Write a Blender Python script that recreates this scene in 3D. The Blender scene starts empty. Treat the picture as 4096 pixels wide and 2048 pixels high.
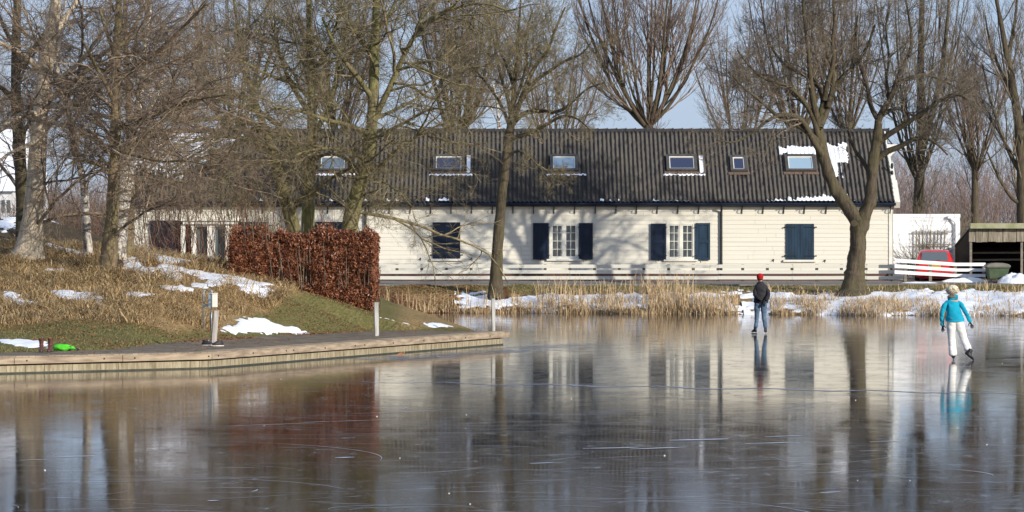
import bpy, math, random
import numpy as np
from mathutils import Vector, Matrix
random.seed(7)
R = math.radians
scn = bpy.context.scene
col = scn.collection
F = 14000.0; CX = 2048.0; YH = 980.0; CH = 2.69      # survey constants of the view: focal in px, horizon row, eye height

def P(x, y, Y):                       # point of the view at distance Y
    return ((x-CX)*Y/F, Y, CH-(y-YH)*Y/F)
def ice(x, y):
    Y = CH*F/(y-YH); return ((x-CX)*Y/F, Y)

# ------------------------------------------------------------------ tagging
def tag(o, label=None, cat=None, group=None, kind=None):
    if label: o['label'] = label
    if cat: o['category'] = cat
    if group: o['group'] = group
    if kind: o['kind'] = kind
    return o
def empty(name, loc=(0,0,0), rz=0, label=None, cat=None, group=None):
    o = bpy.data.objects.new(name, None); col.objects.link(o)
    o.location = loc; o.rotation_euler = (0,0,rz); o.empty_display_size = .1
    return tag(o, label, cat, group)
def link_mesh(name, me, mat, parent=None):
    o = bpy.data.objects.new(name, me); col.objects.link(o)
    if mat: me.materials.append(mat)
    if parent is not None:
        o.parent = parent
        o.matrix_parent_inverse = Matrix.Identity(4)
    return o
def copy_tree(o, parent=None):
    c = o.copy(); col.objects.link(c); c.parent = parent
    for ch in list(o.children): copy_tree(ch, c)
    return c

# ------------------------------------------------------------------ mesh builders
class MB:
    def __init__(s): s.v=[]; s.f=[]
    def poly(s, pts):
        n=len(s.v); s.v += [tuple(p) for p in pts]; s.f.append(tuple(range(n,n+len(pts)))); return s
    def hexa(s, p):                    # 8 points: bottom 4 ccw, top 4 ccw
        n=len(s.v); s.v += [tuple(q) for q in p]
        for f in ((0,3,2,1),(4,5,6,7),(0,1,5,4),(1,2,6,5),(2,3,7,6),(3,0,4,7)): s.f.append(tuple(n+i for i in f))
        return s
    def box(s, x0,x1,y0,y1,z0,z1):
        return s.hexa([(x0,y0,z0),(x1,y0,z0),(x1,y1,z0),(x0,y1,z0),(x0,y0,z1),(x1,y0,z1),(x1,y1,z1),(x0,y1,z1)])
    def bar(s, a, b, w, h, up=(0,0,1)):   # rectangular bar from a to b, w across, h along up
        a=Vector(a); b=Vector(b); d=(b-a).normalized(); up=Vector(up)
        sd=d.cross(up)
        if sd.length<1e-4: sd=d.cross(Vector((0,1,0)))
        sd.normalize(); u=sd.cross(d).normalized(); sd*=w/2; u*=h/2
        return s.hexa([a-sd-u,a+sd-u,b+sd-u,b-sd-u,a-sd+u,a+sd+u,b+sd+u,b-sd+u])
    def tube(s, pts, r, k=8, cap=True):
        pts=[Vector(p) for p in pts]; n=len(pts)
        rr = r if hasattr(r,'__len__') else [r]*n
        base=len(s.v); ref=None
        for i,p in enumerate(pts):
            t=(pts[min(i+1,n-1)]-pts[max(i-1,0)]).normalized()
            if ref is None: ref = Vector((1,0,0)) if abs(t.x)<.8 else Vector((0,1,0))
            u=t.cross(ref).normalized(); w=t.cross(u).normalized()
            for j in range(k):
                a=2*math.pi*j/k
                s.v.append(tuple(p+(u*math.cos(a)+w*math.sin(a))*rr[i]))
        for i in range(n-1):
            for j in range(k):
                a=base+i*k+j; b=base+i*k+(j+1)%k
                s.f.append((a,b,b+k,a+k))
        if cap:
            s.f.append(tuple(base+j for j in range(k))[::-1]); s.f.append(tuple(base+(n-1)*k+j for j in range(k)))
        return s
    def ball(s, c, r, seg=12, rng=8):
        c=Vector(c); rx,ry,rz = r if hasattr(r,'__len__') else (r,r,r)
        base=len(s.v)
        for i in range(rng+1):
            th=math.pi*i/rng
            for j in range(seg):
                ph=2*math.pi*j/seg
                s.v.append((c.x+rx*math.sin(th)*math.cos(ph), c.y+ry*math.sin(th)*math.sin(ph), c.z+rz*math.cos(th)))
        for i in range(rng):
            for j in range(seg):
                a=base+i*seg+j; b=base+i*seg+(j+1)%seg
                s.f.append((a,a+seg,b+seg,b))
        return s
    def build(s, name, mat, parent=None, smooth=False, bevel=0):
        me=bpy.data.meshes.new(name); me.from_pydata(s.v,[],s.f); me.update()
        if smooth: me.polygons.foreach_set('use_smooth',[True]*len(me.polygons))
        o=link_mesh(name, me, mat, parent)
        if bevel:
            m=o.modifiers.new('bevel','BEVEL'); m.width=bevel; m.segments=2; m.limit_method='ANGLE'
        return o

def np_mesh(name, V, Fq, mat, parent=None, smooth=False):
    """V (n,3), Fq (m,k) faces of k vertices"""
    me=bpy.data.meshes.new(name); V=np.ascontiguousarray(V,dtype=np.float32); Fq=np.ascontiguousarray(Fq,dtype=np.int32)
    m,k=Fq.shape
    me.vertices.add(len(V)); me.vertices.foreach_set('co',V.ravel())
    me.loops.add(m*k); me.loops.foreach_set('vertex_index',Fq.ravel())
    me.polygons.add(m); me.polygons.foreach_set('loop_start',np.arange(0,m*k,k,dtype=np.int32))
    me.polygons.foreach_set('loop_total',np.full(m,k,dtype=np.int32))
    if smooth: me.polygons.foreach_set('use_smooth',np.ones(m,dtype=bool))
    me.update(calc_edges=True)
    return link_mesh(name, me, mat, parent)

# ------------------------------------------------------------------ noise in numpy
_rl = np.random.RandomState(5).rand(256,256)
def vnoise(x, y, seed=0):
    x=np.asarray(x,float)+seed*17.3+1000; y=np.asarray(y,float)+seed*9.1+1000
    xi=np.floor(x).astype(int); yi=np.floor(y).astype(int); fx=x-xi; fy=y-yi
    fx=fx*fx*(3-2*fx); fy=fy*fy*(3-2*fy)
    g=lambda a,b:_rl[a%256,b%256]
    return (g(xi,yi)*(1-fx)+g(xi+1,yi)*fx)*(1-fy)+(g(xi,yi+1)*(1-fx)+g(xi+1,yi+1)*fx)*fy
def fbm(x,y,o=3,seed=0):
    s=0;a=.5;t=0
    for i in range(o):
        s=s+a*vnoise(x*2**i,y*2**i,seed+i*3); t+=a; a*=.5
    return s/t

# ------------------------------------------------------------------ materials
def new_mat(name):
    m=bpy.data.materials.new(name); m.use_nodes=True
    nt=m.node_tree; b=nt.nodes['Principled BSDF']; return m,nt,b
def ramp(nt, fac, stops, interp='LINEAR'):
    r=nt.nodes.new('ShaderNodeValToRGB'); r.color_ramp.interpolation=interp
    e=r.color_ramp.elements
    while len(e)<len(stops): e.new(.5)
    for i,(p,c) in enumerate(stops):
        e[i].position=p; e[i].color=(c[0],c[1],c[2],1) if hasattr(c,'__len__') else (c,c,c,1)
    nt.links.new(fac, r.inputs[0]); return r.outputs[0]
def coords(nt, scale=(1,1,1), kind='Object'):
    if kind=='World':
        t=nt.nodes.new('ShaderNodeNewGeometry').outputs['Position']
    else:
        t=nt.nodes.new('ShaderNodeTexCoord').outputs[kind]
    m=nt.nodes.new('ShaderNodeMapping'); m.inputs['Scale'].default_value=scale
    nt.links.new(t,m.inputs['Vector']); return m.outputs[0]
def noise(nt, vec, scale=5, detail=4, rough=.55, dist=0):
    n=nt.nodes.new('ShaderNodeTexNoise'); n.inputs['Scale'].default_value=scale; n.inputs['Detail'].default_value=detail
    n.inputs['Roughness'].default_value=rough; n.inputs['Distortion'].default_value=dist
    nt.links.new(vec,n.inputs['Vector']); return n.outputs['Fac']
def bump(nt,b,h,strength=.3,dist=.02):
    n=nt.nodes.new('ShaderNodeBump'); n.inputs['Strength'].default_value=strength; n.inputs['Distance'].default_value=dist
    nt.links.new(h,n.inputs['Height']); nt.links.new(n.outputs[0],b.inputs['Normal'])
def mix(nt,fac,a,c):
    n=nt.nodes.new('ShaderNodeMix'); n.data_type='RGBA'
    if isinstance(fac,(int,float)): n.inputs[0].default_value=fac
    else: nt.links.new(fac,n.inputs[0])
    for i,s in ((6,a),(7,c)):
        if isinstance(s,tuple): n.inputs[i].default_value=(s[0],s[1],s[2],1)
        else: nt.links.new(s,n.inputs[i])
    return n.outputs[2]
def simple(name, c1, c2=None, scale=4, stretch=(1,1,1), rough=.8, bmp=0, kind='Object', spec=.3, metal=0, detail=5, lo=.35, hi=.65, bd=.02):
    m,nt,b=new_mat(name)
    b.inputs['Roughness'].default_value=rough; b.inputs['Specular IOR Level'].default_value=spec; b.inputs['Metallic'].default_value=metal
    if c2 is None: c2=tuple(x*.75 for x in c1)
    n=noise(nt,coords(nt,stretch,kind),scale,detail)
    nt.links.new(ramp(nt,n,[(lo,c1),(hi,c2)]),b.inputs['Base Color'])
    if bmp: bump(nt,b,n,bmp,bd)
    return m

M={}
M['snow']=simple('snow',(.93,.94,.96),(.84,.86,.90),3,rough=.6,bmp=.5,kind='World',bd=.05)
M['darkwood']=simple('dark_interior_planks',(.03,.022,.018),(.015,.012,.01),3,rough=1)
M['lamp']=simple('tail_lamp',(.30,.01,.012),(.2,.008,.01),3,rough=.2)
def board_mat(name,c,dirt=(.45,.42,.30),amount=.5):
    m,nt,b=new_mat(name); b.inputs['Roughness'].default_value=.55
    v=coords(nt,(.35,1,6),'World'); n1=noise(nt,v,1.3,6,.6)
    v2=coords(nt,(1,1,1),'World'); n2=noise(nt,v2,.9,5,.7)
    base=ramp(nt,n1,[(.3,tuple(x*.9 for x in c)),(.7,c)])
    n3=noise(nt,coords(nt,(2.5,1,.6),'World'),2.2,6,.7)
    f=ramp(nt,n3,[(.60,0.0),(.80,amount)])
    nt.links.new(mix(nt,f,base,dirt),b.inputs['Base Color'])
    bump(nt,b,n1,.15,.01); return m
M['cream']=board_mat('cream_boards',(.75,.71,.60),(.40,.37,.27),.65)
M['white']=board_mat('white_boards',(.84,.86,.88),amount=.15)
M['fence']=board_mat('fence_paint',(.66,.64,.56),(.30,.30,.16),.8)
M['fence_white']=board_mat('fence_white_paint',(.80,.80,.78),(.5,.5,.4),.4)
M['frame']=simple('frame_paint',(.80,.78,.70),(.70,.68,.58),3,rough=.4)
M['navy']=simple('navy_paint',(.009,.018,.040),(.005,.010,.024),2.5,(3,1,.5),rough=.42,kind='World',bmp=.1)
M['navy2']=simple('faded_navy_paint',(.018,.045,.078),(.011,.027,.048),2.5,(3,1,.5),rough=.5,kind='World',bmp=.1)
M['dark']=simple('dark_opening',(.02,.02,.022),(.012,.012,.012),2,rough=.4)
M['iron']=simple('dark_iron',(.015,.02,.03),(.01,.012,.016),6,rough=.5)
M['steel']=simple('galvanised',(.40,.46,.50),(.28,.33,.37),9,rough=.4,metal=.5)
M['brickbase']=simple('brick_plinth',(.13,.065,.05),(.08,.045,.038),14,(1,1,3),rough=.9,kind='World')
M['curtain']=simple('net_curtain',(.62,.64,.62),(.42,.44,.44),9,(3,1,.2),rough=.9,kind='World')
def glass_mat(name,c,rough=.03):
    m,nt,b=new_mat(name); b.inputs['Base Color'].default_value=(*c,1); b.inputs['Roughness'].default_value=rough
    b.inputs['Specular IOR Level'].default_value=1.0; b.inputs['Coat Weight'].default_value=.6
    return m
M['glass']=glass_mat('window_glass',(.10,.12,.13))
M['skyglass']=glass_mat('pale_skylight_glass',(.30,.42,.52),.12)
M['skydark']=glass_mat('dark_skylight_glass',(.012,.018,.06),.03)
def tile_mat():
    m,nt,b=new_mat('roof_tiles'); b.inputs['Roughness'].default_value=.55; b.inputs['Specular IOR Level'].default_value=.45
    n=noise(nt,coords(nt,(1,1,1),'World'),1.2,5,.6); n2=noise(nt,coords(nt,(5.5,3,3),'World'),1.6,3,.6)
    c=ramp(nt,n2,[(.3,(.014,.013,.013)),(.5,(.030,.026,.024)),(.72,(.062,.048,.040))])
    f=ramp(nt,n,[(.42,0.0),(.66,.75)])
    c=mix(nt,f,c,(.052,.043,.031))
    nt.links.new(c,b.inputs['Base Color'])
    bump(nt,b,n2,.2,.01); return m
M['tile']=tile_mat()
def bark(name,c1,c2,moss=(.16,.17,.06),mossamt=.5,st=(9,9,1.6)):
    m,nt,b=new_mat(name); b.inputs['Roughness'].default_value=.9; b.inputs['Specular IOR Level'].default_value=.15
    n=noise(nt,coords(nt,st,'World'),1.5,6,.65); n2=noise(nt,coords(nt,(1,1,.5),'World'),1.6,4,.6)
    c=ramp(nt,n,[(.32,c2),(.62,c1)])
    f=ramp(nt,n2,[(.42,0.0),(.62,mossamt)])
    nt.links.new(mix(nt,f,c,moss),b.inputs['Base Color']); bump(nt,b,n,.7,.04); return m
M['bark_pale']=bark('pale_bark',(.64,.54,.41),(.34,.26,.18),mossamt=.15)
M['bark_brown']=bark('brown_bark',(.27,.20,.12),(.14,.10,.06),mossamt=.4)
M['bark_moss']=bark('mossy_bark',(.23,.195,.105),(.10,.085,.045),(.23,.22,.085),.75)
M['bark_olive']=bark('olive_bark',(.115,.09,.062),(.045,.035,.024),(.10,.095,.04),.4)
M['bark_pop']=bark('poplar_bark',(.12,.09,.065),(.055,.04,.03),mossamt=.25)
M['twig_red']=simple('red_brown_twigs',(.33,.245,.165),(.055,.040,.029),5.0,rough=.8,kind='World')
M['twig_moss']=simple('olive_twigs',(.33,.27,.15),(.060,.048,.028),5.0,rough=.8,kind='World')
M['twig_grey']=simple('grey_brown_twigs',(.29,.235,.165),(.048,.038,.028),5.0,rough=.8,kind='World')
M['twig_pop']=simple('poplar_twigs',(.30,.21,.15),(.075,.055,.043),3.5,rough=.8,kind='World')
M['twig_osier']=simple('osier_stems',(.26,.085,.045),(.15,.075,.04),1.2,rough=.6,kind='World')
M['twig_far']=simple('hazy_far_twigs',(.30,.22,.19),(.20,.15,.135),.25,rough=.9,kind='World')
def birch_mat():
    m,nt,b=new_mat('birch_bark'); b.inputs['Roughness'].default_value=.6
    n=noise(nt,coords(nt,(1.2,1.2,5),'World'),2.2,5,.7); n2=noise(nt,coords(nt,(1,1,1),'World'),1.1,3,.5)
    c=ramp(nt,n,[(.40,(.03,.025,.02)),(.46,(.40,.33,.24)),(.56,(.74,.70,.62))])
    pz=nt.nodes.new('ShaderNodeSeparateXYZ'); nt.links.new(nt.nodes.new('ShaderNodeNewGeometry').outputs['Position'],pz.inputs[0])
    ad=nt.nodes.new('ShaderNodeMath'); ad.operation='MULTIPLY_ADD'; ad.inputs[1].default_value=-1.6
    nt.links.new(n2,ad.inputs[0]); nt.links.new(pz.outputs[2],ad.inputs[2])
    f=ramp(nt,ad.outputs[0],[(.0,.0),(1,1)])
    mr=nt.nodes.new('ShaderNodeMapRange'); mr.inputs['From Min'].default_value=1.6; mr.inputs['From Max'].default_value=3.2
    nt.links.new(ad.outputs[0],mr.inputs[0])
    n3=noise(nt,coords(nt,(6,6,2),'World'),1.5,4,.6)
    low=ramp(nt,n3,[(.45,(.035,.028,.02)),(.56,(.5,.46,.4))])
    nt.links.new(mix(nt,mr.outputs[0],low,c),b.inputs['Base Color']); bump(nt,b,n,.4,.02); return m
M['birch']=birch_mat()

# ------------------------------------------------------------------ terrain
# shoreline: water-side outline of the land
Q0=ice(-400,1507); Q1=ice(845,1474); Q2=ice(2018,1379)
QZ=.355
land=[(-70,70.0),Q0,Q1,Q2,(-.25,96.6),(-.75,103),(-1.35,112),(-2.6,124),(-3.6,134),(-3.2,137.6)]
def yshore(X): return 138.0-.30*np.maximum(X,-2)+.35*np.sin(X*.8)+.25*np.sin(X*2.1+1)
xs=np.linspace(-2,70,145)
land+= [(float(x),float(yshore(x))) for x in xs]
land+= [(70,300),(-70,300)]
LP=np.array(land)
def sdist(px,py,poly=None):
    """signed distance to the land outline, positive on land"""
    A=LP if poly is None else poly; B=np.roll(A,-1,axis=0)
    px=np.asarray(px,float).ravel(); py=np.asarray(py,float).ravel()
    best=np.full(px.shape,1e9); inside=np.zeros(px.shape,bool)
    for (ax,ay),(bx,by) in zip(A,B):
        dx,dy=bx-ax,by-ay; l=dx*dx+dy*dy+1e-12
        t=np.clip(((px-ax)*dx+(py-ay)*dy)/l,0,1)
        best=np.minimum(best,np.hypot(px-ax-t*dx,py-ay-t*dy))
        c=((ay>py)!=(by>py))&(px<(bx-ax)*(py-ay)/(by-ay+1e-12)+ax)
        inside^=c
    return np.where(inside,best,-best)
CP=[]
def cp(x,y,Y): p=P(x,y,Y); CP.append(p)
for a in [(300,1345,82),(300,1262,86),(300,1150,92),(120,1045,98),(-200,1040,98),(-200,1180,90),(-200,1300,84),(430,1085,97),(350,1030,105),(500,1012,104),
          (0,925,108),(-200,900,110),(200,870,117),(60,868,116),(420,950,112),(640,1050,99),(800,1062,100.5),(800,1130,95),(1000,1110,98.5),(1180,1165,95.5),(1400,1232,93),(1500,1252,93.5),(1600,1285,96),(1800,1308,102),
          (800,1200,90.5),(800,1300,85),(550,1290,84.5),(550,1180,90),(1100,1215,91),(1100,1300,87.5),(1250,1300,88.5),(1350,1290,90),(1700,1322,98)]: cp(*a)
for q,n in ((Q0,(0,1)),(Q1,(-.3,1)),(Q2,(-1,.2))): CP.append((q[0],q[1],.30))
dq=np.array(Q2)-np.array(Q1); nq=np.array([-dq[1],dq[0]])/np.hypot(*dq)
for t in (.1,.3,.5,.7,.9):
    for w in (.3,1.9,3.4): p=np.array(Q1)+dq*t+nq*w; CP.append((p[0],p[1],.30))
dq0=np.array(Q1)-np.array(Q0); nq0=np.array([-dq0[1],dq0[0]])/np.hypot(*dq0)
for t in (0,.25,.5,.75,1):
    for w in (.3,1.9): p=np.array(Q0)+dq0*t+nq0*w; CP.append((p[0],p[1],.30))
for X in (-30,-22,-16,-10,-6): CP.append((X,128,1.35)); CP.append((X,140,1.2))
CP.append((-30,112,2.8)); CP.append((-30,95,2.3)); CP.append((-30,78,.6))
CP.append((-9,112,1.7)); CP.append((-12,117,1.9)); CP.append((-5,108,1.15)); CP.append((-3.8,118,.8)); CP.append((-6,118,1.2))
CP.append((-2.6,99,.55)); CP.append((-2.2,108,.5))
CPn=np.array(CP)
def _rbf(C):
    d=np.hypot(C[:,None,0]-C[None,:,0],(C[:,None,1]-C[None,:,1])*.6)
    A=np.zeros((len(C)+1,)*2); A[:-1,:-1]=d+np.eye(len(C))*.12*-1; A[-1,:-1]=1; A[:-1,-1]=1
    return np.linalg.solve(A,np.append(C[:,2],0))
CW=_rbf(CPn)
def penz(X,Y):
    d=np.hypot(X[:,None]-CPn[None,:,0],(Y[:,None]-CPn[None,:,1])*.6); return d@CW[:-1]+CW[-1]
def sstep(a,b,x): t=np.clip((x-a)/(b-a),0,1); return t*t*(3-2*t)
def farz(X,Y):
    d=Y-yshore(X); D=142.3-yshore(X); t=np.clip(d/np.maximum(D,1),0,1)
    z=np.interp(t,[0,.08,.45,.75,1],[0,.16,.72,.98,1.03])
    z2=np.interp(Y,[142.3,142.6,146,149,153,160],[1.03,1.03,1.11,1.16,1.2,1.2])
    return np.where(Y>142.3,z2,z)
HOLE=(-8.05,87.3)
def plim(Y): return np.interp(Y,[75,79,87,93,96],[2.3,3.1,4.5,4.6,3.6])
def ground(X,Y,fine=True):
    X=np.atleast_1d(np.asarray(X,float)); Y=np.atleast_1d(np.asarray(Y,float)); sh=X.shape
    X=X.ravel(); Y=Y.ravel(); d=sdist(X,Y)
    w=sstep(118,138,Y)
    z=penz(X,Y)*(1-w)+farz(X,Y)*w
    z=np.where(X>-2.0,np.where(Y>125,farz(X,Y),z),z)
    isq=(Y<96.5)                                           # quay side
    soft=np.minimum(z,d*.33+.02)
    z=np.where(isq,z,soft)
    lump=(fbm(X*.9,Y*.6,3,2)-.5)*.16+(fbm(X*3,Y*2,2,5)-.5)*.05
    amt=np.where(Y>142.3,0,sstep(.2,2.2,d))*np.where(isq,sstep(0,1.6,d-plim(Y)),1)
    if fine: z=z+lump*amt
    lim=np.where(isq,.45,0.0)
    z=z-.55*np.exp(-(((X-HOLE[0])/.32)**2+((Y-HOLE[1])/.8)**2))*np.where(fine,1,1)
    z=np.where(isq,np.minimum(z,.30+np.maximum(d-plim(Y),0)*.42),z)
    z=np.where(d<lim,np.where(isq,-.6,np.maximum(d*1.0,-.6)),z)
    return z.reshape(sh)
def gz(X,Y): return float(ground([X],[Y])[0])
def ground_at(px,py,Y0=74,Y1=150):
    """where the line of sight meets the land"""
    Ys=np.arange(Y0,Y1,.1); Xs=(px-CX)*Ys/F; Zs=CH-(py-YH)*Ys/F
    g=ground(Xs,Ys,False); k=np.where((g>=Zs)&(g>-.1))[0]
    if len(k)==0: k=[np.argmin(np.abs(g-Zs))]
    i=k[0]; return (float(Xs[i]),float(Ys[i]),gz(Xs[i],Ys[i]))

def grid_mesh(name,xs,ys,mat,zfun,parent=None):
    X,Y=np.meshgrid(xs,ys); Z=zfun(X.ravel(),Y.ravel())
    V=np.stack([X.ravel(),Y.ravel(),Z],1); nx=len(xs); ny=len(ys)
    i=np.arange((ny-1)*nx).reshape(ny-1,nx)[:,:-1].ravel()
    Fq=np.stack([i,i+1,i+nx+1,i+nx],1)
    k=(Z[Fq]>-.59).any(1); Fq=Fq[k]
    return np_mesh(name,V,Fq,mat,parent,True),V

def terrain_mat():
    m,nt,b=new_mat('ground_cover'); b.inputs['Roughness'].default_value=.95; b.inputs['Specular IOR Level'].default_value=.1
    at=nt.nodes.new('ShaderNodeAttribute'); at.attribute_name='zone'
    sp=nt.nodes.new('ShaderNodeSeparateColor'); nt.links.new(at.outputs['Color'],sp.inputs[0])
    v=coords(nt,(1,1,1),'World'); n=noise(nt,v,2.5,6,.7); nf=noise(nt,v,14,4,.7); nb=noise(nt,v,.7,3,.5)
    straw=ramp(nt,nf,[(.3,(.13,.08,.036)),(.5,(.30,.20,.095)),(.72,(.48,.35,.18))])
    lawn=ramp(nt,nf,[(.3,(.085,.08,.026)),(.55,(.16,.145,.055)),(.75,(.25,.20,.10))])
    lawn=mix(nt,ramp(nt,n,[(.5,0.0),(.7,.75)]),lawn,(.17,.125,.055))
    dirt=ramp(nt,n,[(.3,(.05,.038,.024)),(.6,(.10,.075,.045)),(.8,(.09,.10,.03))])
    leaf=ramp(nt,nf,[(.4,(.06,.03,.018)),(.6,(.20,.085,.04)),(.7,(.28,.13,.06))])
    c=mix(nt,sp.outputs[0],straw,lawn); c=mix(nt,sp.outputs[1],c,dirt); c=mix(nt,sp.outputs[2],c,leaf)
    nt.links.new(c,b.inputs['Base Color']); bump(nt,b,nf,.9,.05); return m
M['terrain']=terrain_mat()

xs=np.concatenate([np.arange(-70,-20,1.5),np.arange(-20,24,.22),np.arange(24,70.1,1.5)])
ys=np.concatenate([np.arange(68,148,.25),np.arange(148,160.5,1.0)])
g,V=grid_mesh('ground',xs,ys,M['terrain'],lambda X,Y:ground(X,Y))
tag(g,kind='structure')
d=sdist(V[:,0],V[:,1]); pxx=V[:,0]*F/V[:,1]+CX; pyy=YH+(CH-V[:,2])*F/V[:,1]
nn=fbm(V[:,0]*.8,V[:,1]*.5,3,9)-.5
def segdist(px,py,line):
    best=np.full(px.shape,1e9)
    for (ax,ay),(bx,by) in zip(line[:-1],line[1:]):
        dx,dy=bx-ax,by-ay; t=np.clip(((px-ax)*dx+(py-ay)*dy)/(dx*dx+dy*dy),0,1)
        best=np.minimum(best,np.hypot(px-ax-t*dx,py-ay-t*dy))
    return best
def zones(X,Y,Z):
    nn=fbm(X*.8,Y*.5,3,9)-.5
    dqv=segdist(X,Y,[(-70,72),Q0,Q1,Q2])
    px=X*F/Y+CX; py=YH+(CH-Z)*F/Y
    yb=np.interp(px,[0,500,850,980,1120,1250,1900],[1290,1300,1312,1262,1195,1120,1100])+nn*90
    lawn=sstep(-6,16,py-yb)*(Y<125)*(1-.8*sstep(1560,1640,px)*(py<1310))
    far=(Y>125)&(X>-4.5)
    t2=(Y-yshore(X))/(142.3-yshore(X))
    lawn=np.where(far|(Y>136),sstep(.5,.7,t2+nn*.25)*(nn>-.22)*.85,lawn)
    dirt=sstep(2.5,2.9,Z+nn*.4)*(Y>104)*(Y<130)
    leaf=np.where((Y>133)&(X<-.2),sstep(.0,.12,nn+.12)*.9,0)
    leaf=np.maximum(leaf,((Y>92)&(X>-10)&(X<-2.4)&(Y<97.5)&(dqv>9))*sstep(0,.1,nn+.0)*.6)
    return lawn,dirt,leaf
lw,dt,lf=zones(V[:,0],V[:,1],V[:,2])
ca=g.data.color_attributes.new('zone','FLOAT_COLOR','POINT')
ca.data.foreach_set('color',np.stack([lw,dt,lf,np.ones(len(lw))],1).astype(np.float32).ravel())
# far country
fg=MB(); fg.poly([(-3000,160,1.2),(3000,160,1.2),(3000,6000,1.2),(-3000,6000,1.2)]); fg.poly([(-3000,20,1.1),(-70,20,1.1),(-70,160,1.1),(-3000,160,1.1)]); fg.poly([(70,20,1.1),(3000,20,1.1),(3000,160,1.1),(70,160,1.1)])
tag(fg.build('fields',simple('winter_fields',(.13,.12,.06),(.24,.20,.12),.05,kind='World')),kind='structure')

# road and terrace
def road_mat():
    m=simple('asphalt_road',(.13,.12,.115),(.20,.18,.165),3,(.4,3,1),rough=.85,kind='World',bmp=.3); return m
def strip(name,x0,x1,y0,y1,off,mat,n=90,z=None):
    X=np.linspace(x0,x1,n); Ys=np.linspace(y0,y1,5)
    GX,GY=np.meshgrid(X,Ys); GZ=farz(GX,GY)+off
    V=np.stack([GX.ravel(),GY.ravel(),GZ.ravel()],1); i=np.arange(4*n).reshape(4,n)[:,:-1].ravel()
    return np_mesh(name,V,np.stack([i,i+1,i+n+1,i+n],1),mat)
tag(strip('road',-70,70,142.7,146.0,.03,road_mat()),kind='structure')
tag(strip('terrace',-70,70,146.12,160,.03,simple('brick_paving',(.17,.13,.115),(.24,.19,.17),5,kind='World')),kind='structure')
kb=MB(); kb.box(-70,70,142.45,142.62,.8,1.09); kb.box(-70,70,146.02,146.10,1.0,1.17)
tag(kb.build('kerb',simple('kerb_stone',(.24,.22,.2),(.16,.15,.14),2,(1,1,1),kind='World')),kind='structure')

# ------------------------------------------------------------------ ice
def ice_mat():
    m,nt,b=new_mat('pond_ice')
    L=nt.links
    big=noise(nt,coords(nt,(.16,.07,1),'World'),1,4,.6)
    mid=noise(nt,coords(nt,(1.1,.5,1),'World'),1,6,.7,.5)
    sc=noise(nt,coords(nt,(2.6,1.0,1),'World'),1.6,8,.82,.4)
    sp=noise(nt,coords(nt,(9,3.0,1),'World'),1.6,4,.8)
    base=ramp(nt,big,[(.3,(.011,.010,.009)),(.5,(.020,.020,.021)),(.7,(.040,.043,.048))])
    frost=ramp(nt,sc,[(.54,0.0),(.63,.40),(.72,1.0)])
    spk=ramp(nt,sp,[(.62,0.0),(.67,1.0)])
    gate=ramp(nt,mid,[(.42,.0),(.60,1.0)])
    def mth(op,a,c):
        q=nt.nodes.new('ShaderNodeMath'); q.operation=op
        for i,v in enumerate((a,c)):
            if isinstance(v,(int,float)): q.inputs[i].default_value=v
            else: L.new(v,q.inputs[i])
        return q.outputs[0]
    mul=mth('MULTIPLY',frost,gate); mul=mth('MAXIMUM',mul,mth('MULTIPLY',spk,mth('MULTIPLY',gate,.8)))
    c=mix(nt,mul,base,(.33,.35,.40))
    L.new(c,b.inputs['Base Color'])
    ro=ramp(nt,mid,[(.35,.042),(.65,.092)])
    L.new(mth('MULTIPLY_ADD' if False else 'ADD',ro,mth('MULTIPLY',mul,.30)),b.inputs['Roughness'])
    b.inputs['IOR'].default_value=1.31; b.inputs['Specular IOR Level'].default_value=.34
    wv=noise(nt,coords(nt,(1.4,.9,1),'World'),1.5,5,.65)
    bump(nt,b,wv,1.0,.0011)
    return m
M['ice']=ice_mat()
im=MB()
im.poly([(-400,-200,0),(400,-200,0),(400,160,0),(-400,160,0)])
tag(im.build('ice',M['ice']),kind='structure')

def ribbon_stuff(name,lines,mat):
    V=[];Fq=[];n=0
    for pts,w,z in lines:
        k=len(pts)
        for i,(x,y) in enumerate(pts):
            a=pts[max(i-1,0)]; b=pts[min(i+1,k-1)]; dx,dy=b[0]-a[0],b[1]-a[1]; l=math.hypot(dx,dy)+1e-9
            ww=w*(.25+.75*math.sin(math.pi*(i+.35)/(k-.3)))*(.75+.5*random.random())
            V.append((x-dy/l*ww,y+dx/l*ww,z)); V.append((x+dy/l*ww,y-dx/l*ww,z))
            if i<k-1: Fq.append((n+2*i+1,n+2*i+3,n+2*i+2,n+2*i))
        n+=2*k
    return np_mesh(name,np.array(V),np.array(Fq),mat)
M['scratch']=simple('scraped_ice',(.62,.67,.74),(.42,.46,.53),6,rough=.7,kind='World')
M['scratch2']=simple('shallow_scraped_ice',(.30,.32,.37),(.20,.22,.25),3,rough=.45,kind='World',spec=.5)
rs=random.Random(11)
lines=[];lines2=[]
def arc(px,py,L,curve,ang,n=9):
    x,y=ice(px,py); pts=[]; a=ang
    for i in range(n):
        pts.append((x,y)); x+=math.cos(a)*L/(n-1); y+=math.sin(a)*L/(n-1); a+=curve/(n-1)
    return pts
for i in range(560):
    py=1290+760*rs.random()**1.25; px=rs.uniform(0,4096)
    if px<2050 and py<1490-.04*px: continue
    s=(py-YH)/CH
    a=rs.gauss(0,.45); L=rs.uniform(.12,1.5)*(1 if i%3 else .4)
    (lines if rs.random()<.5 else lines2).append((arc(px,py,L,rs.gauss(0,.5),a),rs.uniform(.3,1)*.010,.004+.0001*rs.random()))
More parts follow.
